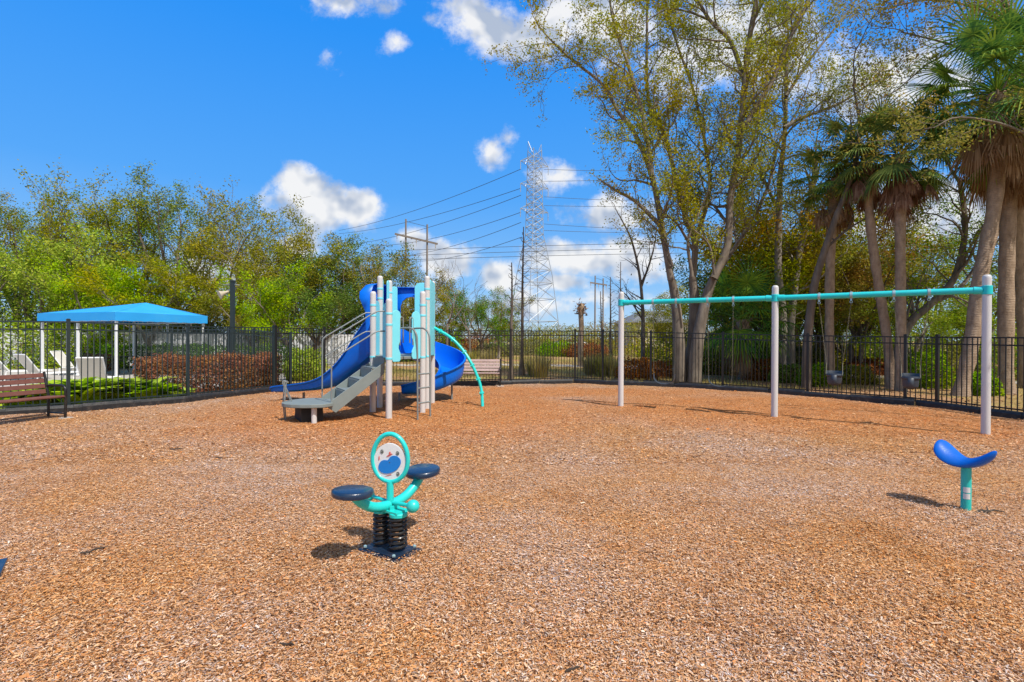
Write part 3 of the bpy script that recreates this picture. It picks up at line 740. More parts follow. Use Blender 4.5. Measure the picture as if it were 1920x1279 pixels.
for z in (.30, .60, .88): lad.tube([rails[0]+Vector((0, 0, z)), rails[1]+Vector((0, 0, z))], .017, 10)
lad.build('ladder', Mt['rail'], ps, smooth=True)
# stairs
e14 = (L['p4']-L['p1']).normalized(); n14 = Vector((e14.y, -e14.x, 0))
if n14.x > 0: n14 = -n14
W0, W1 = L['p1']+e14*.02, L['p1']+e14*.80
RUN = 1.03; LZ = .36
st = MB()
for q in (W0, W1):
    prof = [(0.02, DZ-.10), (0.02, DZ-.34), (RUN-.06, LZ-.20), (RUN+.08, LZ-.10), (RUN+.03, LZ+.03)]
    st.prism(prof, q, n14, (0, 0, 1), e14, .03)
st.build('stringer', Mt['deckg'], ps, bevel=.006)
ns = 4; rise = (DZ-LZ)/ns
for i in range(ns):
    z1 = DZ-rise*(i+1) if i < ns else LZ; x0 = RUN*(i)/ns+.02; x1 = RUN*(i+1)/ns+.0
    m = MB()
    if i < ns-0:
        zt = DZ-rise*(i+1)+ (0 if i < ns-1 else .004)
        m.prism([(x0, zt-.03), (x1+.0, zt-.03), (x1, zt), (x0+.0, zt), (x0, zt+rise-.032), (x0-.02, zt+rise-.032), (x0-.02, zt-.03)], (W0+W1)/2, n14, (0, 0, 1), e14, .74)
    m.build('step', Mt['deckg'], ps)
for q, lab in ((W0, 0), (W1, 1)):
    for dz in (0, .40):
        m = MB(); zt = 2.14-dz; zb = 1.62-dz
        pts = [q+n14*(-.05)+Vector((0, 0, zt)), q+n14*.16+Vector((0, 0, zt-.01)), q+n14*.24+Vector((0, 0, zt-.05)), q+n14*(RUN-.04)+Vector((0, 0, zb))]
        if dz == 0: pts += [q+n14*(RUN+.01)+Vector((0, 0, zb-.05)), q+n14*(RUN+.02)+Vector((0, 0, zb-.12)), q+n14*(RUN+.02)+Vector((0, 0, LZ+.03))]
        m.tube(pts, .0145, 10); m.build('handrail', Mt['rail'], ps, smooth=True)
# transfer platform
base = (W0+W1)/2+n14*RUN
pf = []
for i in range(13):
    a = -math.pi/2+math.pi*i/12; pf.append((.84*math.cos(a)*1.0, .62*math.sin(a)))
pf = [(0, -.46)]+[(x, y) for x, y in pf if True][1:-1]+[(0, .46)]
m = MB(); m.prism(pf, base+Vector((0, 0, LZ-.03)), n14, e14, (0, 0, 1), .07); m.build('transfer_platform', Mt['deckg'], ps, bevel=.012)
for (u, v_) in ((.34, .42), (.30, -.34)):
    m = MB(); p = base+n14*u+e14*v_; m.lathe([(.05, -.02), (.05, LZ-.07)], (p.x, p.y, 0), 16); m.build('platform_leg', Mt['post'], ps, smooth=True)
m = MB(); m.prism([(-.42, -.42), (.30, -.42), (.24, -.07), (-.36, -.07)], base+n14*.34+Vector((0, 0, LZ)), e14, (0, 0, 1), n14, .40); m.build('kick_block', Mt['dark'], ps, bevel=.01)
for v_ in (-.12, -.30):
    m = MB(); p = base+n14*.74+e14*v_
    m.tube([p+Vector((0, 0, -.02)), p+n14*.03+Vector((0, 0, LZ)), p+Vector((0, 0, LZ+.36))]+arc(p-n14*.0+e14*.0+Vector((0, 0, LZ+.36)), .04, 0, math.pi, 5, ex=-n14)[1:]+[p-n14*.10+Vector((0, 0, LZ+.02))], .012, 8)
    m.build('grab_handle', Mt['rail'], ps, smooth=True)
# straight slide
def trough(path, half, wl, wr, lip=.03, n=9):
    """path: list of (pos, side unit vector); wl, wr wall heights (per station)"""
    rings = []
    for (p, sd_), hl, hr in zip(path, wl, wr):
        ring = []
        pr = [(-half-.05, hl-.02), (-half-.045, hl+.012), (-half-.015, hl+.012), (-half+.0, hl*.6), (-half+.03, hl*.25), (-half+.09, .03), (-half*.4, .0), (half*.4, .0), (half-.09, .03), (half-.03, hr*.25), (half, hr*.6), (half+.015, hr+.012), (half+.045, hr+.012), (half+.05, hr-.02)]
        for x, z in pr: ring.append(p+sd_*x+Vector((0, 0, z)))
        rings.append(ring)
    m = MB(); m.loft(rings); return m
s0 = (L['p2']+L['p3'])/2; s1 = G(512, 735)-PC; s1 = AT(524, 734, 13.25)-PC
dirn = Vector((s1.x-s0.x, s1.y-s0.y, 0)); LEN = dirn.length; dirn.normalize(); side = Vector((-dirn.y, dirn.x, 0))
path, wl = [], []
prof = smooth_path([(0, 1.22, .9), (.22, 1.20, .86), (.55, .98, .74), (.95, .70, .50), (1.35, .46, .36), (1.8, .33, .24), (2.4, .26, .18), (LEN-.1, .20, .15), (LEN, .19, .10)], 4)
for q in prof: path.append((s0+dirn*q.x+Vector((0, 0, q.y)), side)); wl.append(q.z)
trough(path, .27, wl, wl).build('straight_slide', Mt['blue'], ps, smooth=True, solid=.02)
# hoods over both slide tops
def hood(c, ex, nrm, w_, z0, z1, hole_w, hz, name, jut=0.0):
    m = MB(); po = [(-w_/2, z0), (-w_/2-.06, z1-.35), (-w_/2+.10, z1), (w_/2-.10, z1), (w_/2+.06, z1-.35), (w_/2, z0)]
    hole = [(hole_w/2, z0)]+[(hole_w/2*math.cos(a), hz-hole_w/2+hole_w/2*math.sin(a)) for a in [math.pi*i/14 for i in range(15)]]+[(-hole_w/2, z0)]
    nrm_ = Vector(nrm)
    for t0 in (0,):
        # outer loop resampled to the hole's count, lofted into a ring, then thickness
        def resample(pl_, n):
            d = [0]; 
            for a, b in zip(pl_, pl_[1:]): d.append(d[-1]+math.dist(a, b))
            out = []
            for i in range(n):
                s = d[-1]*i/(n-1); j = max(k for k in range(len(d)) if d[k] <= s+1e-9); j = min(j, len(pl_)-2)
                u = (s-d[j])/(d[j+1]-d[j]); out.append((pl_[j][0]+(pl_[j+1][0]-pl_[j][0])*u, pl_[j][1]+(pl_[j+1][1]-pl_[j][1])*u))
            return out
        A = resample(po, 25); B = resample(hole[::-1], 25)
        ra = [c+ex*x+Vector((0, 0, z))+nrm_*.16 for x, z in A]; rb = [c+ex*x+Vector((0, 0, z))+nrm_*.10 for x, z in B]; ra = [p+nrm_*(jut*max(0, 1-abs(p.z-2.62)/.3)) for p in ra]; rb = [p+nrm_*(.6*jut*max(0, 1-abs(q.z-2.62)/.3)) for p, q in zip(rb, ra)]
        rc = [c+ex*x*.97+Vector((0, 0, z))-nrm_*.02 for x, z in B]; rd = [c+ex*x+Vector((0, 0, z-.0))+nrm_*.04 for x, z in A]
        m.loft([rd, ra, rb, rc])
    return m.build(name, Mt['blue'], ps, smooth=True, solid=.015)
hood(s0+dirn*.06, side, dirn, .78, DZ-.05, 2.86, .50, 2.25, 'slide_hood', jut=.24)
s37 = (L['p3']+L['p7'])/2; e37 = (L['p7']-L['p3']).normalized(); n37 = Vector((-e37.y, e37.x, 0))
if n37.y < 0: n37 = -n37
hood(s37+n37*.05, e37, n37, .98, DZ-.05, 2.84, .56, 2.62, 'slide_hood')
# spiral slide
hc = Vector((-2.08, 13.42, 0))-PC; hr = .52
path, wl, wr = [], [], []
a0 = s37+Vector((-.16, .02, 0))
for i in range(4):
    p = a0.lerp(hc+Vector((-hr, -.05, 0)), i/3); path.append((p+Vector((0, 0, 1.22-.04*i)), Vector((-1, 0, 0)))); wl.append(.45); wr.append(.45)
NS = 30
for i in range(1, NS+1):
    u = i/NS; a = math.pi-u*1.5*math.pi
    p = hc+Vector((hr*math.cos(a), hr*math.sin(a), 0)); z = 1.10-.86*(u**1.05)
    path.append((p+Vector((0, 0, z)), Vector((math.cos(a), math.sin(a), 0)))); wl.append(.26); wr.append(.78-.42*u)
for i in range(1, 5):
    p = hc+Vector((-.16*i, -hr, 0)); path.append((p+Vector((0, 0, .235-.008*i)), Vector((0, -1, 0)))); wl.append(.26-.02*i); wr.append(.34-.03*i)
# in the straight first stretch 'side' points to the outer side like the rest
trough(path, .30, wl, wr).build('spiral_slide', Mt['blue'], ps, smooth=True, solid=.022)
for p in (hc+Vector((-.75, -hr, 0)), hc+Vector((.52, -.1, 0))):
    m = MB(); m.lathe([(.028, -.02), (.028, .22 if p.y < hc.y-.3 else .55)], (p.x, p.y, 0), 12); m.build('slide_leg', Mt['rail'], ps, smooth=True)
p = s1-dirn*.8; m = MB(); m.lathe([(.03, -.02), (.03, .21)], (p.x, p.y, 0), 12); m.build('slide_leg', Mt['wood'], ps, smooth=True)
# curved climber with pegs
cp = [(808, 611, 12.45), (822, 619, 12.4), (845, 633, 12.3), (867, 655.5, 12.25), (883, 680, 12.15), (895, 706, 12.1), (902.5, 731, 12.05)]
cpts = [AT(*c)-PC for c in cp]; e_ = G(905, 763)-PC; cpts += [Vector((e_.x, e_.y, -.02))]
cs_ = smooth_path(cpts, 5)
m = MB(); m.tube(cs_, .036, 14); m.tube([cs_[0], L['p7']+Vector((.05, -.02, 1.93))], .018, 10)
for i in range(6, len(cs_)-4, 5):
    p = cs_[i]; d = (cs_[i+1]-cs_[i-1]).normalized(); q = Vector((0, 1, 0)); u = d.cross(q).normalized()
    m.tube([p-u*.055, p-u*.05, p+u*.05, p+u*.055], [.02, .032, .032, .02], 10)
    m.tube([p-q*.10, p+q*.10], .02, 10)
m.build('curved_climber', Mt['teal'], ps, smooth=True)
# far railing of the deck
m = MB()
a, b = L['p3']+Vector((.10, 0, 0)), L['p7']-Vector((.45, 0, 0))
m.build('far_rail', Mt['rail'], ps) if False else None

# ------------------------------------------------------------------ benches
def bench(label, loc, rz, slatm, pad=True):
    """local x along the bench, y towards the front"""
    t = thing('park_bench', label, 'bench', loc, rz, 'benches round the playground')
    W = 1.8
    for i in range(4):
        m = MB(); z = .50+i*.105; y = -.03-(z-.45)*.22
        m.box((0, y-.19, z+.02), (W-.10, .028, .083), rot=Matrix.Rotation(R(-12), 3, 'X').inverted()); m.build('back_slat', slatm, t, bevel=.005)
    for i in range(4):
        m = MB(); m.box((0, .235-i*.118, .437-.006*i), (W-.04, .098, .03)); m.build('seat_slat', slatm, t, bevel=.005)
    for s in (-1, 1):
        x = s*(W/2-.02); m = MB()
        m.tube([(x, .26, -.02), (x, .27, .30), (x, .27, .52)]+[Vector(p) for p in arc((x, .17, .54), .10, 0, math.pi/2, 6, ex=(0, 1, 0))]+[(x, .0, .645), (x, -.22, .635)], .024, 12)
        m.tube([(x, -.20, -.02), (x, -.19, .42), (x, -.26, .66), (x, -.32, .90)], .022, 12)
        m.tube([(x, .27, .405), (x, -.19, .395)], .018, 10); m.tube([(x, .26, .10), (x, -.19, .10)], .016, 10)
        m.box((x, .26, .004), (.10, .12, .012)); m.build('end_frame', Mt['black'], t, smooth=True)
        if pad:
            m = MB(); m.box((x, .22, .003), (.24, .22, .028)); m.build('footing', Mt['conc'], t, bevel=.008)
    m = MB(); m.tube([(-W/2, .03, .40), (W/2, .03, .40)], .016, 8); m.build('cross_brace', Mt['black'], t)
    return t
bd = Vector((.27, .963, 0)); fr = Vector((.963, -.27, 0))
be = Vector((-8.68, 10.02, 0)); bc = be-bd*.93-fr*.27
bench('brown slatted bench with black arms at the left edge of the mulch', bc, math.atan2(-bd.y, -bd.x), Mt['slat'])
b2 = G(941, 722); bench('pale slatted bench, coloured as sunlit, behind the spiral slide, against the back fence', (b2.x-.93, b2.y-.35+.1, 0), math.pi, Mt['slat2'])

# ------------------------------------------------------------------ pavilion
N_ = Vector((-15.5, 20, 0)); ph = R(20); u_ = Vector((-math.cos(ph), math.sin(ph), 0)); v_ = Vector((math.sin(ph), math.cos(ph), 0))
A_, B_ = 4.9, 4.0
pvt = thing('pavilion', 'bright blue canvas pavilion on white posts behind the pool fence', 'pavilion', N_+u_*A_/2+v_*B_/2)
def PL(a, b, z): return u_*(a-A_/2)+v_*(b-B_/2)+Vector((0, 0, z))
m = MB(); cor = [(0, 0), (A_, 0), (A_, B_), (0, B_)]
top = [PL(a, b, 2.57) for a, b in cor]; ctr = [PL(a, b, 3.09) for a, b in ((A_/2-.3, B_/2+.35), (A_/2-.3, B_/2+.35))]
pk = PL(A_/2-.75, B_/2+.35, 3.12)
for i in range(4):     # slightly sagging canvas facets
    a, b = top[i], top[(i+1) % 4]; rows = []
    for r_ in range(7):
        t_ = r_/6; row = []
        for c_ in range(9):
            e_ = a.lerp(b, c_/8); p = e_.lerp(pk, t_); p.z -= .05*math.sin(math.pi*t_)*math.sin(math.pi*c_/8); row.append(p)
        rows.append(row)
    m.loft(rows)
m.build('canopy_roof', Mt['canopy'], pvt, smooth=True, solid=.004)
m = MB()
for i in range(4):
    a, b = top[i], top[(i+1) % 4]
    m.loft([[a.lerp(b, c_/24)+Vector((0, 0, .0 if r_ == 0 else -.34+.012*math.sin(c_*2.1)))*1 for c_ in range(25)] for r_ in (0, 1)])
m.build('valance', Mt['canopy'], pvt, solid=.004)
for a, b in ((.12, .12), (A_/2, .12), (A_-.12, .12), (.12, B_-.12), (A_/2, B_-.12), (A_-.12, B_-.12)):
    m = MB(); p = PL(a, b, 0); m.box((p.x, p.y, 1.27), (.085, .085, 2.54), -ph); m.box((p.x, p.y, .02), (.2, .2, .04), -ph); m.build('post', Mt['white'], pvt, bevel=.004)
m = MB()
for (a, b) in (((.12, .12), (A_-.12, .12)), ((.12, B_-.12), (A_-.12, B_-.12)), ((.12, .12), (.12, B_-.12)), ((A_-.12, .12), (A_-.12, B_-.12))):
    for z in (2.50, 2.24): m.bar(PL(*a, z), PL(*b, z), .04, .05)
    n = 14
    for i in range(n):
        q0 = PL(*a, 2.24).lerp(PL(*b, 2.24), i/n); q1 = PL(*a, 2.50).lerp(PL(*b, 2.50), (i+.5)/n); m.bar(q0, q1, .015, .015)
m.build('roof_frame', Mt['white'], pvt)

# ------------------------------------------------------------------ pool furniture
def lounger(label, loc, rz, first=None):
    if first is not None: return dup(first, loc, rz, label)
    t = thing('sun_lounger', label, 'lounger', loc, rz, 'white loungers on the pool deck')
    m = MB()
    for s in (-1, 1): m.tube([(s*.31, -.95, .30), (s*.31, .25, .30)], .022, 8); m.tube([(s*.31, .25, .30), (s*.31, .72, .98)], .022, 8)
    m.tube([(-.31, -.95, .30), (.31, -.95, .30)], .022, 8); m.tube([(-.31, .72, .98), (.31, .72, .98)], .022, 8); m.build('frame', Mt['white'], t, smooth=True)
    for s in (-1, 1):
        for y in (-.75, .35):
            m = MB(); m.tube([(s*.31, y, .30), (s*.31, y+.05, 0)], .02, 8); m.build('leg', Mt['white'], t, smooth=True)
    m = MB(); m.loft([[Vector((x, y, z-.02*(1-(x/.3)**2))) for x in (-.3, -.15, 0, .15, .3)] for y, z in ((-.93, .31), (-.4, .30), (.24, .31))]); m.build('seat_sling', Mt['sling'], t, solid=.008)
    m = MB(); m.loft([[Vector((x, y, z)) for x in (-.3, -.15, 0, .15, .3)] for y, z in ((.26, .33), (.5, .66), (.71, .97))]); m.build('back_sling', Mt['sling'], t, solid=.008)
    return t
p = AT(182, 690, 15.6); lg = lounger('cream sling lounger with upright back between the pavilion posts', (p.x, p.y, 0), R(205))
p = AT(84, 690, 18.0); lounger('cream sling lounger behind the right half of the brown bench', (p.x, p.y, 0), R(160), lg)
p = AT(30, 690, 19.0); lounger('cream sling lounger nearest the left edge of the photo', (p.x, p.y, 0), R(150), lg)
p = AT(140, 700, 21.5); lounger('low white lounger between the two left-hand loungers and the upright one', (p.x, p.y, 0), R(95), lg)
def pt_table(label, loc, first=None):
    if first is not None: return dup(first, loc, .4, label)
    t = thing('patio_table', label, 'table', loc, 0, 'patio tables under the pavilion')
    m = MB(); m.lathe([(.0001, .70), (.58, .70), (.60, .715), (.60, .73), (.0001, .735)], (0, 0, 0), 28); m.build('tabletop', Mt['fgreen'], t, smooth=True)
    for i in range(4):
        a = math.pi/4+i*math.pi/2; m = MB(); m.tube([(.10*math.cos(a), .10*math.sin(a), .70), (.42*math.cos(a), .42*math.sin(a), 0)], .02, 8); m.build('leg', Mt['fgreen'], t)
    return t
def chair(label, loc, rz, first=None):
    if first is not None: return dup(first, loc, rz, label)
    t = thing('patio_chair', label, 'chair', loc, rz, 'dark chairs under the pavilion')
    m = MB(); m.box((0, 0, .44), (.46, .44, .02)); m.build('seat', Mt['fgreen'], t, bevel=.005)
    m = MB()
    for i in range(7): m.bar((-.2+i*.066, -.22, .46), (-.2+i*.066, -.30, .86), .02, .012)
    m.tube([(-.23, -.22, .44), (-.23, -.30, .88), (.23, -.30, .88), (.23, -.22, .44)], .014, 8); m.build('backrest', Mt['fgreen'], t)
    for sx in (-1, 1):
        m = MB(); m.tube([(sx*.24, -.2, .64), (sx*.25, .18, .64), (sx*.24, .2, .44)], .013, 8); m.build('armrest', Mt['fgreen'], t)
        for sy in (-1, 1):
            m = MB(); m.tube([(sx*.22, sy*.2, .44), (sx*.24, sy*.24, 0)], .013, 8); m.build('leg', Mt['fgreen'], t)
    return t
ta = pt_table('dark round table under the pavilion, behind its near corner post', (-17.4, 22.6, 0))
tb = pt_table('dark round table right of the pavilion\'s back posts', (-14.8, 22.4, 0), ta)
c0 = chair('dark patio chair at the left side of the table behind the near corner post', (-18.2, 22.3, 0), R(-80))
chair('dark patio chair with its back to the playground, behind the upright lounger', (-17.2, 21.6, 0), R(5), c0)
chair('dark patio chair between the two patio tables', (-16.4, 22.9, 0), R(85), c0)
chair('dark patio chair with its back to the playground at the right-hand table', (-14.7, 21.5, 0), R(-8), c0)
chair('dark patio chair at the right side of the right-hand table', (-13.9, 22.7, 0), R(95), c0)
# speaker post
sp_p = AT(436, 640, 17.0)
spt = thing('speaker_post', 'tall dark square post with a beige horn speaker near its top', 'post', (sp_p.x, sp_p.y, 0))
m = MB(); m.box((0, 0, 1.74), (.12, .12, 3.48)); m.box((0, 0, 3.46), (.15, .15, .06)); m.build('pole', Mt['fgreen'], spt, bevel=.01)
m = MB(); m.lathe([(.03, -.14), (.045, -.05), (.07, .04), (.12, .13), (.145, .16)], (-.22, -.10, 3.06), 20, axis=(-.55, -.55, -.35)); m.build('horn_speaker', Mt['horn'], spt, smooth=True, solid=.008)
m = MB(); m.tube([(-.06, 0, 3.2), (-.16, -.03, 3.16), (-.17, -.05, 3.12)], .014, 8); m.tube([(-.07, 0, 3.34), (-.30, -.04, 3.33)], .016, 8); m.tube([(.07, 0, 3.34), (.22, .04, 3.33)], .016, 8)
m.build('bracket', Mt['rail'], spt)

# white vinyl fence behind the pool
def vinyl_run(label, P_, h=1.82):
    t = thing('vinyl_fence', label, 'fence')
    for a, b in zip(P_, P_[1:]):
        a, b = Vector(a), Vector(b); d = b-a; n = max(1, round(d.length/2.4)); rz = math.atan2(d.y, d.x)
        for k in range(n):
            p, q = a+d*k/n, a+d*(k+1)/n; m = MB(); m.box((p.x, p.y, h/2+.04), (.13, .13, h+.08), rz); m.lathe([(.10, h+.08), (.0001, h+.16)], (p.x, p.y, 0), 4); m.build('fence_post', Mt['vinyl'], t)
            m = MB(); L_ = (q-p).length; nb = int(L_/.16); e = (q-p).normalized()
            for j in range(nb):
                c = p+(q-p)*(j+.5)/nb; m.box((c.x, c.y, h/2+.02), (L_/nb-.012, .022, h-.12), rz)
            m.bar(p+Vector((0, 0, h-.05)), q+Vector((0, 0, h-.05)), .05, .12); m.bar(p+Vector((0, 0, .08)), q+Vector((0, 0, .08)), .05, .14)
            m.build('board_panel', Mt['vinyl'], t)
    return t
vinyl_run('white vinyl board fence behind the pool, partly covered by vines', [(-34, 24, 0), (-22, 27, 0), (-14, 30, 0), (-8.6, 31, 0)])

# ================================================================== vegetation
C = dict(
 olive=[(.10, .125, .008), (.22, .25, .012), (.33, .34, .02), (.44, .40, .03)], gold=[(.32, .26, .012), (.50, .38, .018), (.56, .36, .02), (.38, .18, .015)],
 green=[(.065, .135, .010), (.14, .26, .014), (.23, .37, .022), (.34, .46, .03)], bright=[(.17, .32, .008), (.30, .47, .012), (.42, .56, .02), (.52, .58, .03)],
 deep=[(.035, .080, .010), (.07, .16, .016), (.12, .24, .022), (.19, .30, .03)], rust=[(.20, .08, .01), (.38, .16, .012), (.48, .24, .018), (.52, .31, .03)],
 brown=[(.12, .045, .022), (.27, .095, .038), (.38, .15, .055), (.46, .22, .085)], greyg=[(.14, .15, .06), (.23, .23, .09), (.32, .31, .14)])
LM = dict(
 oak=leafmat('oak_leaves_olive', C['olive'], C['gold'], .45, altamt=.45), oakg=leafmat('oak_leaves_green', C['green'], C['olive'], .5, altamt=.7), bright=leafmat('spring_leaves_bright', C['bright'], C['olive'], .5, altamt=.5),
 deep=leafmat('evergreen_leaves', C['deep'], C['green'], .6), rusty=leafmat('autumn_leaves', C['olive'], C['rust'], .6, altamt=.9), hero=leafmat('laurel_oak_leaves', [(.13, .16, .02), (.25, .27, .035), (.37, .36, .05), (.48, .43, .07)], C['gold'], .55, altamt=.6),
 hedge=leafmat('brown_hedge_leaves', C['brown'], C['rust'], 2.0, trans=.2), lime=leafmat('lime_leaves', [(.26, .40, .03), (.40, .56, .04), (.50, .62, .06)], C['bright'], 2.0),
 grey=leafmat('thin_grey_green_leaves', C['greyg'], C['olive'], .6), palm=leafmat('palm_fronds', [(.04, .12, .035), (.08, .20, .045), (.15, .30, .05), (.26, .38, .05)], [(.36, .38, .03), (.50, .44, .04)], .9, trans=.25, altamt=.35),
 dead=leafmat('dead_palm_fronds', [(.14, .07, .04), (.27, .15, .09), (.40, .26, .17)], None, trans=.2), gras=leafmat('ornamental_grass', [(.32, .26, .06), (.50, .42, .10), (.62, .52, .18), (.34, .34, .06)], None, trans=.5),
 redl=leafmat('red_shrub_leaves', [(.16, .05, .02), (.30, .09, .03), (.36, .16, .05)], C['brown'], 1.5))
BK = dict(oak=barkmat('grey_oak_bark', (.075, .058, .046), (.23, .19, .15)), pale=barkmat('pale_bark', (.12, .10, .08), (.30, .26, .22)), dark=barkmat('dark_bark', (.055, .042, .033), (.18, .14, .11)),
          palm=barkmat('palm_trunk_fibre', (.15, .10, .065), (.41, .30, .21), 7, .5, .8, rings=True), stem=barkmat('stem_bark', (.10, .07, .05), (.26, .19, .14)))
def nv(a): return a/np.maximum(1e-9, np.linalg.norm(a, axis=-1, keepdims=True))
class Tree:
    def __init__(s, seed):
        s.rg = np.random.default_rng(seed); s.V = []; s.F = []; s.nv_ = 0; s.an = []
    def tube(s, P, Rr, n):
        P = np.asarray(P, float); k = len(P); T_ = nv(np.gradient(P, axis=0))
        ref = np.array([0.0, 0, 1]) if abs(T_[0][2]) < .9 else np.array([1.0, 0, 0])
        A = nv(np.cross(T_, ref+0*T_)); B = np.cross(T_, A); t = np.arange(n)*2*np.pi/n
        V = P[:, None]+np.asarray(Rr)[:, None, None]*(A[:, None]*np.cos(t)[None, :, None]+B[:, None]*np.sin(t)[None, :, None])
        i = np.arange(k-1)[:, None]*n; j = np.arange(n)[None]; j2 = (j+1) % n
        F = np.stack([i+j, i+j2, i+n+j2, i+n+j], -1).reshape(-1, 4)+s.nv_
        s.V.append(V.reshape(-1, 3)); s.F.append(F); s.nv_ += k*n
    def limb(s, P, r0, r1, lv, cfg):
        """a limb through the points P, and everything that grows from it"""
        P = np.asarray(P, float); k = len(P); rr = r0+(r1-r0)*np.linspace(0, 1, k)**.8
        s.tube(P, rr, (10, 7, 5, 4, 3)[min(lv, 4)])
        seg = np.linalg.norm(np.diff(P, axis=0), axis=1); cum = np.concatenate([[0], np.cumsum(seg)]); Ltot = cum[-1]
        def at(t):
            d = t*Ltot; i = min(k-2, int(np.searchsorted(cum, d, 'right')-1)); u = (d-cum[i])/max(seg[i], 1e-6)
            return P[i]+(P[i+1]-P[i])*u, nv(P[i+1]-P[i]), rr[i]+(rr[i+1]-rr[i])*u
        if lv >= cfg['max']:
            for t in np.linspace(.25, 1, max(2, int(Ltot/cfg['gap']))): s.an.append(at(t)[0])
            return
        n = max(1, int(Ltot*cfg['dens'][lv]*s.rg.uniform(.8, 1.2)))
        for i in range(n):
            t = cfg['t0'][lv]+(1-cfg['t0'][lv])*(i+s.rg.random())/n
            p, d, r = at(min(t, .995)); s.spawn(p, d, r*.55, lv+1, cfg, (1-.45*t))
        p, d, r = at(.99)
        s.spawn(p, d, r*.9, lv+1, cfg, .8, ang=.3)
    def spawn(s, p, d, r, lv, cfg, sc_, ang=None):
        rg = s.rg; a = ang if ang is not None else rg.uniform(.55, 1.15)
        q = nv(np.cross(d, rg.normal(size=3))); v = d*math.cos(a)+q*math.sin(a)
        v[2] += cfg['up'][lv]*rg.uniform(.3, 1); v = nv(v)
        Lb = cfg['len'][lv]*sc_*rg.uniform(.6, 1.25); m = 4 if lv >= 3 else 6; pts = [p]; st = Lb/m
        for i in range(m):
            v = nv(v+rg.normal(size=3)*cfg['wob']+np.array([0, 0, cfg['bend']])); pts.append(pts[-1]+v*st)
        r = max(cfg['rmin'], min(r, cfg['len'][lv]*.03))
        s.limb(pts, r, max(cfg['rmin']*.7, r*.35), lv, cfg)
    def leaves(s, per, size, spread, anc=None, flat=.55, thin=1.0):
        an = np.array(s.an if anc is None else anc); rg = s.rg
        if thin < 1: an = an[rg.random(len(an)) < thin]
        n = len(an)*per; c = np.repeat(an, per, 0)+rg.normal(size=(n, 3))*spread
        return leafquads(rg, c, size, flat)
    def wood(s, name, m, par): return npmesh(name, np.concatenate(s.V), np.concatenate(s.F), m, par, smooth=True)
def leafquads(rg, c, size, flat=.5, asp=.5):
    n = len(c); d = nv(rg.normal(size=(n, 3))*np.array([1, 1, .7])); nn = rg.normal(size=(n, 3)); nn[:, 2] += flat*2
    sd = nv(np.cross(d, nn)); Lh = (size*rg.uniform(.6, 1.3, n))[:, None]; W = Lh*asp
    return np.stack([c-d*Lh*.5, c+sd*W*.5, c+d*Lh*.5, c-sd*W*.5], 1).reshape(-1, 3)
def lmesh(name, v, m, par): return npmesh(name, v, np.arange(len(v)).reshape(-1, 4), m, par)
def path(p, q, k, wob, rg, bow=(0, 0, 0)):
    p, q = np.array(p, float), np.array(q, float); t = np.linspace(0, 1, k)[:, None]
    P = p+(q-p)*t+np.array(bow)*np.sin(t*np.pi); w_ = rg.normal(size=(k, 3))*wob; w_[0] = 0; return P+np.cumsum(w_, 0)*.5
def mktree(label, loc, seed, H, cfg, leaf, bark, per, size, spread, stems=1, lean=0.3, r0=.2, forkz=.3, thin=1.0, name='oak_tree', spreadx=.25, group=None, cat='tree', fill=0):
    t = thing(name, label, cat, loc, 0, group); T_ = Tree(seed); rg = T_.rg
    for k in range(stems):
        a = rg.uniform(0, 6.28)+k*6.28/stems; b = np.array([.15*math.cos(a), .15*math.sin(a), -.1]) if stems > 1 else np.array([0, 0, -.1])
        fz = H*forkz*rg.uniform(.8, 1.15); tp = np.array([lean*math.cos(a), lean*math.sin(a), fz]); P_ = path(b, tp, 6, .08, rg)
        T_.tube(P_, np.linspace(r0*1.25, r0*.85, 6)*np.array([1.25, 1, 1, 1, 1, 1]), 10)
        nb = cfg.get('forks', 3)
        for j in range(nb):
            aa = a+j*6.28/nb+rg.uniform(-.5, .5); sp_ = H*spreadx*rg.uniform(.4, 1.1); top = tp+np.array([sp_*math.cos(aa), sp_*math.sin(aa), (H*.93-fz)*rg.uniform(.62, 1.0)])
            T_.limb(path(tp, top, 8, .16*H/12, rg, (rg.normal()*.4, rg.normal()*.4, .3)), r0*.6, r0*.16, 1, cfg)
    allz = np.concatenate(T_.V)[:, 2]; kz = H/np.percentile(allz, 99.8)
    T_.V = [v_*[1, 1, kz] for v_ in T_.V]; T_.an = [a_*np.array([1, 1, kz]) for a_ in T_.an]
    T_.wood('trunk', BK[bark], t)
    if leaf: 
        v = T_.leaves(per, size, spread, thin=thin)
        lmesh('crown', v, LM[leaf], t); print('LEAVES', label[:40], len(v)//4, len(T_.an))
    return t
CF_S = dict(max=4, gap=.35, dens=[0, .75, 1.3, 1.8], t0=[0, .2, .2, .15], len=[0, 0, 3.0, 1.5, .75], up=[0, 0, .45, .35, .2], wob=.20, bend=.02, rmin=.012, forks=4)   # spreading oak
CF_D = dict(max=4, gap=.35, dens=[0, .9, 1.6, 1.8], t0=[0, .1, .15, .15], len=[0, 0, 2.6, 1.3, .7], up=[0, 0, .2, .15, .1], wob=.22, bend=.0, rmin=.012, forks=5)
CF_B = dict(max=4, gap=.5, dens=[0, .9, 1.5, 1.6], t0=[0, .15, .2, .15], len=[0, 0, 1.9, 1.1, .6], up=[0, 0, .7, .5, .3], wob=.14, bend=.02, rmin=.010, forks=3)    # bare
GL = 'trees beyond the playground fence'
def gp_(px, D): q = AT(px, 640, D); return (q.x, q.y, -.03)
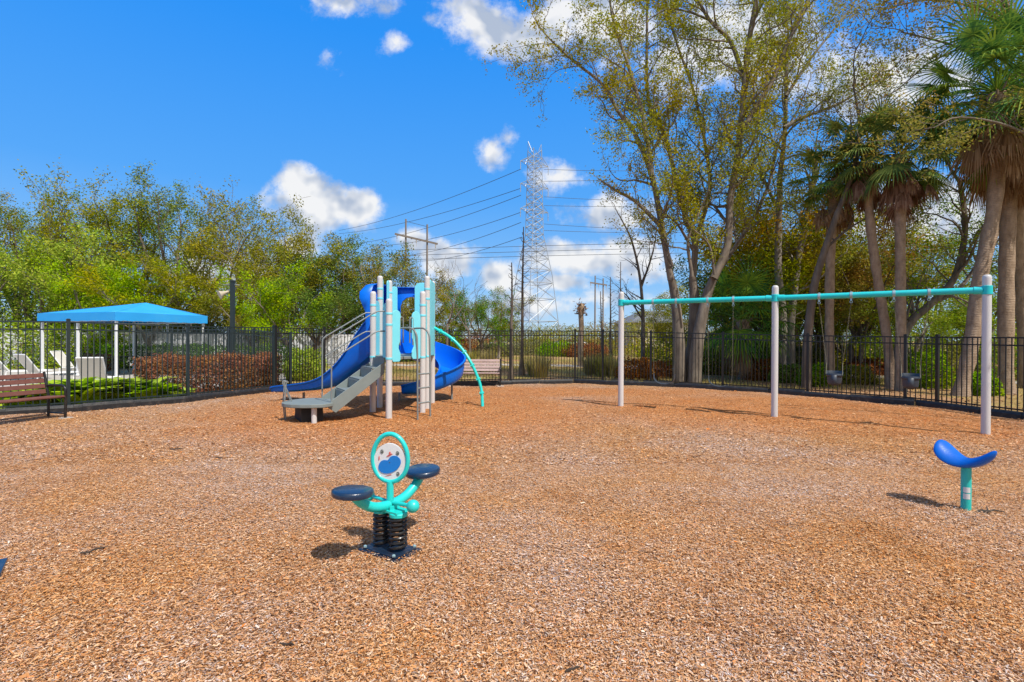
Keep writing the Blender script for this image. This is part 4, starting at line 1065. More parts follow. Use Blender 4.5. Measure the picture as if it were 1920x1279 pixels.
# prototypes stand where the photo has the clearest example of each
S1 = mktree('tall oak with a thin olive crown, highest one left of the canopy peak', gp_(215, 36), 11, 12.4, CF_S, 'oak', 'oak', 30, .15, .22, stems=1, r0=.28, thin=.9, group=GL)
S2 = mktree('tall dark-limbed oak behind the right half of the blue canopy', gp_(318, 35), 29, 13.0, CF_S, 'oakg', 'dark', 28, .15, .22, stems=1, r0=.27, thin=.85, group=GL)
S3 = mktree('see-through oak with visible forked limbs left of the big white cloud', gp_(455, 36), 35, 11.6, CF_S, 'oak', 'oak', 18, .15, .20, stems=2, r0=.17, thin=.55, group=GL, spreadx=.28)
D1 = mktree('round bright green tree filling the lower left corner of the tree line', gp_(70, 29), 41, 7.8, CF_D, 'bright', 'oak', 40, .15, .24, stems=1, r0=.2, forkz=.22, group=GL, name='leafy_tree', spreadx=.5)
D2 = mktree('yellow-olive tree directly behind the speaker post gap', gp_(545, 33), 52, 9.6, CF_D, 'oak', 'pale', 40, .15, .23, stems=1, r0=.2, forkz=.25, group=GL, name='leafy_tree', spreadx=.36)
D3 = mktree('dark green tree standing right behind the play structure', gp_(660, 34), 63, 7.6, CF_D, 'deep', 'dark', 36, .15, .23, stems=1, r0=.2, forkz=.25, group=GL, name='leafy_tree', spreadx=.42)
B1 = mktree('leafless slim tree right of the play structure, in front of the white cloud', gp_(838, 30), 71, 6.6, CF_B, None, 'oak', 0, 0, 0, r0=.09, forkz=.45, group=GL, name='bare_tree', spreadx=.25)
for nm in (S1, S2, S3, D1, D2, D3, B1): tree_of[nm.name] = [c for c in bpy.data.objects if c.parent == nm]
TR = [
 (S3, 160, 36, 1.1, 1.08, .9, 'slender oak with an open top left of the canopy peak'),
 (S2, 262, 38, .95, .92, 5.1, 'oak with a rounded top above the canopy peak'),
 (S2, 62, 38, .9, .96, 4.4, 'dark-limbed oak near the left edge of the tree line'),
 # proto, px, D, scale (xy, z), rot, label
 (S1, 30, 37, 1.0, .98, 1.2, 'tall oak at the far left edge of the tree line'),
 (S2, 120, 40, 1.0, .86, 2.0, 'oak with an airy crown between the far left oak and the highest one'),
 (S3, 375, 41, 1.15, 1.12, 4.0, 'slender oak showing between the canopy\'s right corner and the speaker post'),
 (S3, 500, 43, .95, .95, 2.6, 'olive oak whose top touches the left end of the big white cloud'),
 (D1, 175, 27, .72, .76, .8, 'bright green low tree right behind the canopy\'s left half'),
 (D1, -45, 27, .9, .95, 2.8, 'bright green tree cut by the left edge of the photo'),
 (D2, 285, 28, .8, .62, .7, 'low olive tree behind the canopy\'s peak'),
 (D2, 365, 30, .9, .70, 2.1, 'low olive tree behind the canopy\'s right corner'),
 (D3, 110, 31, .9, .72, 3.3, 'dark green tree deep behind the canopy\'s left half'),
 (D3, 240, 34, 1.0, .80, 1.5, 'dark green tree deep behind the canopy\'s peak'),
 (D3, 440, 32, .8, .62, 5.2, 'dark green tree behind the speaker post'),
 (D2, 470, 29, .6, .52, 4.1, 'yellowish low tree just right of the speaker post'),
 (D1, 545, 28, .62, .68, 4.6, 'fresh green tree above the foot of the blue straight slide'),
 (D2, 620, 35, 1.0, .88, 5.0, 'olive tree behind the stair rails of the play structure'),
 (S2, 690, 37, .78, .68, .5, 'oak with the rounded top just left of the wooden power poles'),
 (D2, 715, 33, .85, .78, 2.9, 'olive tree behind the posts of the play structure'),
 (D3, 590, 30, .8, .62, 2.2, 'dark green low tree behind the middle of the blue straight slide'),
 (B1, 885, 33, .9, .85, 2.0, 'leafless tree in front of the gap left of the lattice tower'),
 (B1, 800, 34, 1.2, 1.1, 4.0, 'leafless tree rising behind the right posts of the play structure'),
 (D2, 790, 38, .8, .66, 1.1, 'olive tree low behind the right posts of the play structure'),
 (D3, 905, 36, .55, .66, .3, 'small dark green tree above the pale bench'),
 (D2, 935, 41, .55, .58, 3.9, 'small olive tree just left of the two bare trunks'),
 (D2, 850, 45, .8, .55, 5.5, 'olive bushy tree behind the top of the curved climber'),
]
for (pr, px, D, sxy, sz, rz, lab) in TR:
    g_ = gp_(px, D); dup(pr, g_, rz, lab, GL, (sxy, sxy, sz))

# ---- the large tree behind the swing set, its limbs set out one by one
def px_limb(pts, D, k=4): return [tuple(p) for p in smooth_path([AT(a, b, c if c else D) for a, b, c in [(q+(0,))[:3] for q in pts]], k)]
HC = dict(max=4, gap=.24, dens=[0, 1.9, 2.3, 2.6], t0=[0, .12, .12, .1], len=[0, 0, 2.3, 1.2, .65], up=[0, 0, .35, .25, .15], wob=.20, bend=.01, rmin=.009, forks=3)
def hero(name, label, loc, seed, limbs, leaf, bark, per, size, spread, thin, cfg=HC, moss=0):
    t = thing(name, label, 'tree', loc, 0); T_ = Tree(seed); o = np.array(loc)
    for (pts, D, r0, r1, lv) in limbs:
        P_ = np.array(px_limb(pts, D))-o
        if lv == 0: T_.tube(P_, np.linspace(r0, r1, len(P_)), 12)
        else: T_.limb(P_, r0, r1, lv, cfg)
    T_.wood('trunk', BK[bark], t)
    lmesh('crown', T_.leaves(per, size, spread, thin=thin), LM[leaf], t); print('LEAVES', label[:40], len(T_.an)*per)
    if moss:
        rg = T_.rg; an = np.array(T_.an); an = an[(an[:, 2] > 4) & (an[:, 2] < 9)]; an = an[rg.choice(len(an), moss)]
        c = np.repeat(an, 22, 0); c = c+rg.normal(size=c.shape)*.10; c[:, 2] -= rg.uniform(0, 1.1, len(c))
        v = leafquads(rg, c, .22, 0, .12).reshape(-1, 4, 3); v[:, 0] = c+[0, 0, .12]; v[:, 2] = c-[0, 0, .14]
        tag(lmesh('hanging_moss', v.reshape(-1, 3), LM['grey'], t), kind='stuff')
    return t
b1 = gp_(1288, 19.0)
hero('laurel_oak', 'huge multi-stemmed oak with thin olive leaves behind the left swing bay', b1, 101, [
 ([(1275, 722), (1273, 640), (1266, 560), (1258, 520)], 19.0, .25, .13, 0),
 ([(1288, 722), (1300, 640), (1302, 560), (1298, 520)], 19.3, .27, .14, 0),
 ([(1302, 722), (1308, 640), (1324, 560), (1338, 520)], 18.7, .26, .14, 0),
 ([(1258, 525), (1240, 422), (1222, 330), (1190, 250), (1158, 208), (1129, 158), (1072, 112), (1030, 72), (1005, 42)], 18.6, .13, .02, 1),
 ([(1222, 330), (1208, 230), (1180, 130), (1150, 40), (1140, -30)], 18.0, .10, .03, 1),
 ([(1298, 525), (1302, 455), (1278, 383), (1249, 263), (1216, 190), (1213, 48), (1216, -40)], 19.6, .14, .035, 1),
 ([(1302, 455), (1330, 360), (1322, 270), (1300, 170), (1262, 60), (1240, -40)], 20.2, .10, .03, 1),
 ([(1338, 522), (1364, 460), (1369, 374), (1384, 287), (1395, 168), (1403, 86), (1418, 0), (1430, -70)], 18.4, .15, .075, 1),
 ([(1395, 240), (1424, 190), (1450, 148), (1474, 86), (1510, 15), (1530, -60)], 18.2, .11, .05, 1),
 ([(1393, 140), (1369, 77), (1331, 38), (1305, -10), (1290, -60)], 18.6, .09, .04, 1),
 ([(1331, 38), (1290, 22), (1250, 18), (1215, 38)], 18.8, .05, .02, 2),
 ([(1240, 425), (1192, 378), (1158, 359), (1127, 339)], 18.4, .09, .035, 3),
 ([(1262, 500), (1240, 440), (1200, 400), (1190, 350)], 18.3, .05, .015, 2), ([(1300, 470), (1270, 420), (1240, 390), (1225, 330)], 18.9, .06, .02, 2),
 ([(1298, 520), (1290, 450), (1310, 400), (1330, 350), (1325, 300)], 18.2, .07, .02, 1), ([(1340, 515), (1330, 460), (1300, 430), (1275, 400)], 17.9, .05, .02, 2),
 ([(1338, 522), (1400, 430), (1440, 350), (1460, 270), (1500, 200)], 20.5, .10, .03, 1)],
 'hero', 'oak', 30, .088, .13, .85, moss=26)
b2_ = gp_(1464, 21.5)
hero('laurel_oak', 'tall straight slim oak with a pale lower trunk behind the middle swing post', b2_, 103, [
 ([(1462, 705), (1466, 620), (1464, 560), (1459, 500), (1462, 335)], 21.5, .24, .11, 0),
 ([(1462, 335), (1472, 240), (1477, 96), (1498, 29), (1512, -50)], 21.5, .11, .04, 1),
 ([(1484, 700), (1482, 620), (1490, 540), (1500, 470), (1520, 380), (1530, 300)], 22.5, .20, .10, 1),
 ([(1470, 240), (1500, 222), (1540, 207), (1590, 185), (1640, 150)], 20.5, .09, .03, 1),
 ([(1474, 180), (1520, 110), (1560, 60), (1600, 10)], 21.2, .07, .03, 1), ([(1466, 300), (1500, 290), (1550, 300), (1610, 290)], 20.8, .05, .015, 2),
 ([(1464, 400), (1430, 330), (1420, 250), (1440, 180)], 22.0, .08, .03, 1)],
 'hero', 'pale', 28, .092, .14, .75)
b3 = gp_(1512, 17.0)
hero('leaning_tree', 'dark thin tree leaning right behind the first bucket swing', b3, 105, [
 ([(1511, 735), (1514, 640), (1526, 540), (1546, 470), (1572, 395)], 17.0, .15, .09, 0),
 ([(1572, 395), (1600, 320), (1612, 240), (1600, 160)], 17.0, .09, .03, 1),
 ([(1550, 465), (1590, 430), (1640, 400)], 17.3, .05, .02, 1)], 'rusty', 'dark', 12, .10, .20, .8)
b4 = gp_(1700, 20.0)
hero('leaning_tree', 'grey trunk leaning far to the right behind the palms and the last swing', b4, 107, [
 ([(1672, 700), (1702, 612), (1745, 570), (1790, 520), (1810, 430), (1800, 340)], 19.5, .19, .08, 1),
 ([(1745, 570), (1800, 540), (1850, 470), (1900, 430)], 19.5, .10, .03, 1)], 'oakg', 'oak', 11, .12, .24, .5)
# stands to the right of the frame: its limbs reach in over the palms
b5 = (21.0, 17.6, -.03)
hero('live_oak', 'live oak with green and gold leaves reaching in at the upper right over the palms', b5, 109, [
 ([(2110, 720), (2100, 560), (2080, 400)], 17.4, .30, .22, 0),
 ([(2080, 400), (2000, 260), (1900, 150), (1800, 90), (1690, 60)], 16.2, .12, .02, 1),
 ([(2080, 400), (2010, 200), (1930, 60), (1850, -20), (1760, -60)], 15.0, .12, .03, 1),
 ([(2080, 400), (2060, 150), (2020, -60)], 16.0, .12, .04, 1),
 ([(2010, 240), (1930, 90), (1840, 20), (1740, 0), (1650, 20)], 17.0, .08, .015, 1),
 ([(2080, 400), (1990, 300), (1900, 240), (1800, 220), (1750, 240)], 13.4, .06, .012, 1), ([(1800, 90), (1740, 120), (1680, 170), (1640, 190)], 16.0, .04, .012, 2)],
 'hero', 'oak', 32, .085, .14, .95, cfg=dict(HC, len=[0, 0, 1.7, .9, .5]))
b6 = (13.8, 5.0, -.03)
tX = thing('young_oak', 'oak beyond the fence outside the right edge, dappling the mulch by the right swing post', 'tree', b6); T_ = Tree(113)
T_.tube(path((0, 0, -.1), (-.4, .2, 4.4), 6, .05, T_.rg), np.linspace(.16, .10, 6), 10)
for e_ in ((-2.6, .6, 6.2), (-3.4, 3.8, 6.4), (-1.2, -1.5, 6.8), (.8, 1.4, 7.0)): T_.limb(path((-.4, .2, 4.3), e_, 7, .08, T_.rg), .07, .015, 2, dict(HC, dens=[0, 1, 1.6, 2.2]))
T_.wood('trunk', BK['oak'], tX); lmesh('crown', T_.leaves(14, .085, .14, thin=.8), LM['hero'], tX)

# ---- sabal palms
def palm(label, pts, D, r, seed, nfr=30, fl=1.0, dead=16, pet=1.1, first=None):
    q = AT(pts[0][0], 640, D); loc = (q.x, q.y, -.03)
    t = thing('sabal_palm', label, 'palm tree', loc, 0, 'sabal palms behind the fence'); rg = np.random.default_rng(seed)
    T_ = Tree(seed); P_ = np.array(px_limb(pts, D, 6))-np.array(loc); P_[0][2] = -.1
    rr = np.full(len(P_), r)*(1+.05*rg.normal(size=len(P_))); rr[0] *= 1.3; rr[1] *= 1.08; rr[-4:] *= 1.12
    T_.tube(P_, rr, 16); top = P_[-1]; T_.wood('trunk', BK['palm'], t)
    bt_ = Tree(seed+1)   # old leaf bases under the crown
    for i in range(26):
        a = i*2.4; z = -.1-.9*rg.random(); c = top+np.array([r*.8*math.cos(a), r*.8*math.sin(a), z]); e = c+np.array([.22*math.cos(a), .22*math.sin(a), .30])
        bt_.tube([c, e], [.05, .02], 4)
    bt_.wood('leaf_bases', BK['stem'], t)
    def fan(V, W_, c, az, el, petl, L_, droop, spread_=2.5, nl=34, collapse=1.0):
        d0 = np.array([math.cos(az)*math.cos(el), math.sin(az)*math.cos(el), math.sin(el)])
        p = [c+d0*.1]; d = d0.copy()
        for i in range(5): d = nv(d+np.array([0, 0, -droop*.16])); p.append(p[-1]+d*petl/5)
        W_.append((np.array(p), np.linspace(.022, .010, 6)))
        sd = nv(np.cross(d, [0, 0, 1.0])); up = np.cross(sd, d); h = p[-1]
        for j in range(nl):
            a = (j/(nl-1)-.5)*2*spread_*collapse; ld = d*math.cos(a)+sd*math.sin(a)+up*.18*math.cos(a*1.3); ld = nv(ld); ln = L_*(.72+.28*math.cos(a*.6))*rg.uniform(.88, 1.08)
            wv = nv(np.cross(ld, up+rg.normal(size=3)*.25)); pts_ = [h.copy()]; dd = ld
            for k_ in range(4): dd = nv(dd+np.array([0, 0, -droop*(.10+.16*k_)])); pts_.append(pts_[-1]+dd*ln/4)
            ws = [.012, .026, .022, .013, .001]
            for k_ in range(4): V.append((pts_[k_]-wv*ws[k_], pts_[k_]+wv*ws[k_], pts_[k_+1]+wv*ws[k_+1], pts_[k_+1]-wv*ws[k_+1]))
    V, W_ = [], []
    for i in range(nfr):
        az = i*2.399+rg.uniform(-.3, .3); u = i/nfr; el = 1.25-1.75*u+rg.uniform(-.15, .15)
        fan(V, W_, top, az, el, pet*fl*rg.uniform(.8, 1.1), .95*fl*rg.uniform(.85, 1.1), .35+.7*u)
    PT_ = Tree(1)
    for p, r_ in W_: PT_.tube(p, r_, 4)
    PT_.wood('leaf_stalks', LM['palm'], t)
    V = np.array(V); 
    cr = npmesh('crown', V.reshape(-1, 3), np.arange(V.shape[0]*4).reshape(-1, 4), LM['palm'], t)
    V, W_ = [], []
    for i in range(dead):
        az = i*2.399+1; fan(V, W_, top+np.array([0, 0, -.15]), az, -.35-rg.random()*.7, pet*fl*rg.uniform(.45, 1.2), .85*fl*rg.uniform(.7, 1.3), 1.5+rg.random()*.6, nl=26, collapse=rg.uniform(.3, .5))
    if V:
        DT = Tree(2)
        for p, r_ in W_: DT.tube(p, r_, 4)
        V = np.array(V); vv = np.concatenate([V.reshape(-1, 3)]+DT.V); ff = np.concatenate([np.arange(V.shape[0]*4).reshape(-1, 4)]+[f+V.shape[0]*4 for f in DT.F])
        npmesh('dead_fronds', vv, ff, LM['dead'], t)
    return t
palm('tall palm with shaggy brown skirt, nearest one behind the right swing post', [(1800, 742), (1822, 640), (1838, 520), (1862, 400), (1872, 280), (1868, 175)], 15.0, .185, 201, nfr=40, fl=1.45, dead=14)
palm('thick palm trunk directly right of the right swing post', [(1886, 735), (1886, 600), (1888, 480), (1893, 360), (1908, 250)], 15.6, .19, 202, nfr=28, fl=1.15, dead=14)
palm('dark palm trunk cut by the right edge of the photo', [(1925, 735), (1916, 560), (1908, 440), (1915, 330), (1950, 200)], 17.5, .17, 203, nfr=24, fl=1.1, dead=14)
palm('straight palm with dark hanging skirt, right one of the close pair', [(1690, 725), (1689, 600), (1688, 450), (1688, 350), (1686, 290)], 16.5, .15, 204, nfr=26, fl=1.1, dead=13)
palm('slightly curved palm, left one of the close pair', [(1672, 722), (1661, 620), (1645, 520), (1631, 410), (1626, 285)], 17.0, .135, 205, nfr=20, fl=.95, dead=8)
palm('palm trunk between the leaning dark tree and the close pair', [(1556, 715), (1555, 600), (1557, 480), (1561, 395), (1568, 335)], 18.0, .15, 206, nfr=18, fl=.95, dead=8)
palm('short palm with a low dark crown behind the left swing bay', [(1395, 705), (1394, 650), (1392, 600)], 21.0, .2, 207, nfr=30, fl=1.35, dead=6)
# dead palm snag in the open
dp = gp_(1089, 30); t = thing('dead_palm', 'headless dead palm trunk standing in the open gap right of the lattice tower', 'dead tree', dp)
T_ = Tree(5); T_.tube([(0, 0, -.1), (0, 0, 1.2), (.03, 0, 2.4), (0, 0, 3.0), (0, 0, 3.35), (.03, 0, 3.6), (.0, 0, 3.72)], [.19, .16, .15, .15, .21, .18, .05], 10); T_.wood('trunk', BK['palm'], t)
V = leafquads(T_.rg, np.array([[.0, 0, 3.35]])+T_.rg.normal(size=(160, 3))*[.17, .17, .22], .28, 0, .25); lmesh('dead_fronds', V, LM['dead'], t)
# bare cypresses
def cypress(label, px, D, H, seed, r):
    t = thing('bare_cypress', label, 'tree', gp_(px, D), 0, 'straight leafless trees before the lattice tower'); T_ = Tree(seed); rg = T_.rg
    P_ = path((0, 0, -.1), (rg.normal()*.08, 0, H), 9, .02, rg); T_.tube(P_, np.linspace(r, .02, 9)*np.array([1.5]+[1]*8), 8)
    for z in np.arange(H*.14, H*.97, .16):
        a = rg.uniform(0, 6.28); Lb = (H-z)*.16*rg.uniform(.5, 1.2)+.12; p0 = np.array([0, 0, z]); v = np.array([math.cos(a), math.sin(a), .55]); pts = [p0]
        for k in range(4): pts.append(pts[-1]+nv(v+rg.normal(size=3)*.25)*Lb/4)
        T_.tube(pts, np.linspace(.018, .006, 5), 3)
        for k in (2, 3): T_.tube([pts[k], pts[k]+nv(v+rg.normal(size=3)*.8)*Lb*.4], [.008, .004], 3)
    T_.wood('trunk', BK['dark'], t)
cypress('straight leafless tree rising right at a fence post, left one of two', 958, 20.5, 4.7, 301, .09)
cypress('straight taller leafless tree in front of the tower base, right one of two', 979, 22.5, 6.5, 302, .09)
for (px, D, H, sd_, r_, lb) in ((1130, 30, 4.4, 303, .08, 'slim leafless tree right of the dead palm'), (1146, 27, 4.9, 304, .07, 'slim leafless tree just left of the left swing post'), (1160, 33, 6.6, 305, .08, 'slim leafless tree behind the left swing post')):
    cypress(lb, px, D, H, sd_, r_)
hero('bare_tree', 'crooked leafless tree right of the left swing post', gp_(1208, 24), 111, [
 ([(1206, 690), (1206, 600), (1200, 520), (1184, 450), (1162, 405)], 24, .12, .03, 2), ([(1202, 540), (1225, 470), (1232, 420)], 24, .06, .02, 2), ([(1205, 600), (1180, 560), (1165, 545)], 24, .05, .02, 2)],
 'grey', 'dark', 2, .10, .15, .35, cfg=dict(HC, max=4))
# ---- middle-height trees and thicket behind the right fence
TG = 'thicket trees behind the right fence'
R1 = mktree('rusty orange-leaved tree behind the middle swing post', gp_(1440, 25), 81, 9.6, CF_D, 'rusty', 'dark', 36, .14, .22, stems=2, r0=.15, forkz=.22, group=TG, name='leafy_tree', spreadx=.36)
R2 = mktree('pale olive tree behind the second bucket swing', gp_(1640, 30), 82, 9.0, CF_S, 'oakg', 'pale', 26, .14, .20, stems=1, r0=.18, thin=.8, group=TG, name='oak_tree')
tree_of[R1.name] = [c for c in bpy.data.objects if c.parent == R1]; tree_of[R2.name] = [c for c in bpy.data.objects if c.parent == R2]
TR2 = [
 (R1, 1530, 27, .9, .86, 2.0, 'orange and olive tree left of the palm with the leaning dark tree'),
 (R1, 1605, 24, .75, .8, 3.4, 'rust-leaved tree behind the left palm of the close pair'),
 (D3, 1385, 25, .75, .70, 1.0, 'dark evergreen tree right of the huge oak\'s trunk'),
 (D2, 1440, 29, .8, .66, 4.0, 'olive tree behind the middle swing post'),
 (D2, 1345, 33, .8, .62, 4.4, 'olive tree seen between the stems of the huge oak'),
 (D2, 1250, 36, .7, .50, 2.2, 'low olive tree left of the huge oak\'s trunk'),
 (R2, 1760, 31, 1.0, 1.0, 2.4, 'thin-crowned oak in the gap between the palm groups'),
 (R2, 1900, 30, 1.1, 1.15, 4.4, 'thin-crowned oak behind the palms at the right edge'),
 (D1, 1720, 23, .62, .50, 3.0, 'yellow-green low tree behind the last bucket swing'),
 (D1, 1790, 26, .8, .55, 5.0, 'yellow-green low tree left of the right swing post'),
 (D1, 1590, 27, .8, .52, 2.0, 'yellow-green low tree behind the first bucket swing'),
 (R2, 1860, 24, .7, .62, 2.5, 'olive low tree between the right palms'),
 (R2, 1560, 34, 1.1, 1.05, 1.3, 'pale oak far behind the first bucket swing'),
 (D2, 1960, 27, 1.0, .9, 1.3, 'olive tree at the right edge behind the palms'),
 (R1, 1500, 34, 1.1, .95, 5.3, 'orange-tinted tree far behind the middle swing post'),
 (R2, 1680, 40, 1.3, 1.0, .3, 'far pale oak in line with the close pair of palms'),
]
for (pr, px, D, sxy, sz, rz, lab) in TR2: dup(pr, gp_(px, D), rz, lab, TG, (sxy, sxy, sz))

# ---- shrubs, hedges, grasses
def blob(rg, n, rx, ry, rz_, shell=.55, box=False):
    if box:
        c = rg.uniform(-1, 1, (n, 3)); ax = rg.integers(0, 3, n); k = rg.random(n) < shell
        for a in range(3):
            m = (ax == a) & k; c[m, a] = np.sign(c[m, a])*rg.uniform(.85, 1.0, m.sum())
        return c*[rx, ry, rz_]+[0, 0, rz_]
    d = nv(rg.normal(size=(n, 3))); r = rg.random(n)**.33*(1-shell)+shell*rg.uniform(.8, 1.05, n)
    lump = 1+.22*np.sin(d[:, 0]*5+1)*np.cos(d[:, 1]*4+d[:, 2]*3)
    c = d*(r*lump)[:, None]*[rx, ry, rz_]; c[:, 2] = np.abs(c[:, 2]+rz_*.45)*1.25; return c
def shrub(name, label, loc, seed, rx, ry, h, leaf, n, size, box=False, rz=0, group=None, cat='shrub', stems=7, asp=.5):
    t = thing(name, label, cat, loc, rz, group); rg = np.random.default_rng(seed)
    c = blob(rg, n, rx, ry, h/2, box=box); c[:, 2] = np.clip(c[:, 2]*(1+.06*np.sin(c[:, 0]*4.1)+.05*np.sin(c[:, 0]*11+c[:, 1]*7)+rg.normal(size=n)*.035), .03, None); c[:, 1] *= 1+.08*np.sin(c[:, 0]*3.3+c[:, 2]*2)
    T_ = Tree(seed)
    for i in range(stems):
        x, y = (rg.uniform(-.8, .8)*rx, rg.uniform(-.7, .7)*ry) if box else (rg.normal()*.08, rg.normal()*.08)
        e = (x+rg.normal()*rx*.25, y+rg.normal()*ry*.25, h*.85) if box else (rg.normal()*rx*.5, rg.normal()*ry*.5, h*.8)
        T_.tube(path((x, y, -.05), e, 5, .03, rg), np.linspace(.022, .006, 5), 4)
    T_.wood('stems', BK['stem'], t); lmesh('leaves', leafquads(rg, c, size, .3, asp), LM[leaf], t); return t
def between(a, b, off): # point beyond the fence
    return None
h0, h1 = FP[3], FP[4]
ha = AT(262, 700, 13.6); hb = AT(512, 700, 16.6); ha.z = hb.z = 0; hd = hb-ha
t = shrub('trimmed_hedge', 'clipped reddish-brown hedge behind the fence left of the slide', (ha+hd/2), 401, hd.length/2, .50, 1.02, 'hedge', 30000, .06, box=True, rz=math.atan2(hd.y, hd.x), cat='hedge', stems=40)
for i, (px, D, rx, h, lf, lab) in enumerate(((150, 12.3, .5, .70, 'lime', 'lime green leafy plant just right of the brown bench'), (195, 12.8, .55, .62, 'bright', 'fern-like green plant in front of the upright lounger'),
        (238, 13.0, .5, .66, 'lime', 'lime green plant in front of the pavilion\'s near post'), (282, 13.1, .48, .50, 'lime', 'yellow-green plant at the foot of the brown hedge'), (322, 13.3, .35, .30, 'lime', 'smallest yellow-green plant, under the brown hedge by a fence post'), (95, 12.2, .5, .5, 'bright', 'green plant behind the brown bench'), (40, 11.8, .5, .45, 'lime', 'green plant behind the left part of the brown bench'))):
    p = AT(px, 700, D); T_ = thing('leafy_plant', lab, 'plant', (p.x, p.y, -.02), 0, 'green plants along the pool fence'); rg = np.random.default_rng(500+i); V = []
    for k in range(150):   # arching blades with leaflets
        a = rg.uniform(0, 6.28); q = np.array([rg.normal()*rx*.4, rg.normal()*rx*.4, 0]); d = nv(np.array([math.cos(a), math.sin(a), 1.5+rg.random()])); ln = h*rg.uniform(.85, 1.5)
        for j in range(6):
            q2 = q+d*ln/6; sdv = nv(np.cross(d, [0, 0, 1])); w0 = .022+.03*math.sin(math.pi*(j+.3)/6.3)
            for s_2 in (-1, 1): V.append((q, q2, q2+sdv*s_2*w0*2.2+d*.02, q+sdv*s_2*w0*2.2+d*.02))
            q = q2; d = nv(d+np.array([0, 0, -.26]))
    V = np.array(V); npmesh('leaves', V.reshape(-1, 3), np.arange(len(V)*4).reshape(-1, 4), LM[lf], T_)
# vines along the white fence
for i, (px, D, rx, h, lf, lab) in enumerate(((5, 25.5, 1.6, 2.3, 'oakg', 'leafy vine mass on the white fence at the left edge'), (60, 25.5, 1.2, 2.2, 'bright', 'leafy vine on the white fence above the loungers'), (110, 26.5, 1.2, 2.1, 'oakg', 'leafy vine on the white fence left of the pavilion\'s thick post'),
        (165, 27, 1.3, 2.1, 'bright', 'leafy vine on the white fence between the two thick pavilion posts'), (205, 27.2, 1.0, 1.6, 'oakg', 'leafy vine on the white fence right behind the near pavilion post'))):
    p = AT(px, 700, D); shrub('climbing_vine', lab, (p.x, p.y-.4, 0), 520+i, rx, .35, h, lf, 1500, .15, box=True, rz=.25, group='vines on the white fence', cat='vine', stems=9)
p = AT(290, 700, 26.0); shrub('trimmed_hedge', 'dark green clipped hedge under the pavilion roof\'s right half', (p.x, p.y, 0), 531, 2.6, .6, 1.15, 'deep', 9000, .10, box=True, rz=.15, cat='hedge', stems=20)
p = AT(430, 700, 23.0); shrub('trimmed_hedge', 'dark green clipped hedge behind the speaker post', (p.x, p.y, 0), 532, 2.9, .6, 1.2, 'deep', 9000, .10, box=True, rz=.12, cat='hedge', stems=20)
p = AT(572, 700, 19.5); shrub('shrub', 'bright green shrub above the end of the straight slide', (p.x, p.y, 0), 533, .75, .7, 1.35, 'bright', 6000, .09, cat='shrub')
p = AT(180, 660, 24.0); shrub('shrub', 'small orange-leaved shrub between the pavilion posts', (p.x, p.y, 0), 534, .9, .5, .9, 'redl', 1500, .10)
# grasses beyond the back fence
def grass(label, loc, seed, r, h, n=420):
    t = thing('ornamental_grass', label, 'grass clump', loc, 0, 'tall golden grass clumps beyond the back fence'); rg = np.random.default_rng(seed); V = []
    for k in range(n):
        a = rg.uniform(0, 6.28); q = np.array([math.cos(a), math.sin(a), 0])*r*.35*rg.random(); d = nv(np.array([math.cos(a)*rg.random()*.7, math.sin(a)*rg.random()*.7, 1.6])); ln = h*rg.uniform(.7, 1.2); sdv = np.array([-math.sin(a), math.cos(a), 0])*.014
        for j in range(4):
            q2 = q+d*ln/4; w1, w2 = 1-j/4, 1-(j+1)/4; V.append((q-sdv*w1, q+sdv*w1, q2+sdv*w2, q2-sdv*w2)); q = q2; d = nv(d+np.array([math.cos(a)*.16, math.sin(a)*.16, -.12]))
    V = np.array(V); npmesh('blades', V.reshape(-1, 3), np.arange(len(V)*4).reshape(-1, 4), LM['gras'], t)
for i, (px, D, r, h, lb) in enumerate(((1012, 21.5, .9, 1.15, 'largest golden grass clump, just right of the two bare trunks'), (1000, 22.6, .7, .9, 'shaded golden grass clump behind the largest one'), (1108, 23, .8, 1.1, 'golden grass clump right of the dead palm'), (1132, 22, .8, 1.15, 'golden grass clump between the fence posts left of the swings'),
        (1152, 21.5, .7, 1.1, 'golden grass clump just left of the left swing post'), (880, 30, 1.2, 1.0, 'far golden grass clump above the pale bench'), (915, 33, 1.2, 1.0, 'far golden grass clump right of the pale bench'))):
    p = AT(px, 700, D); grass(lb, (p.x, p.y, -.03), 540+i, r, h)
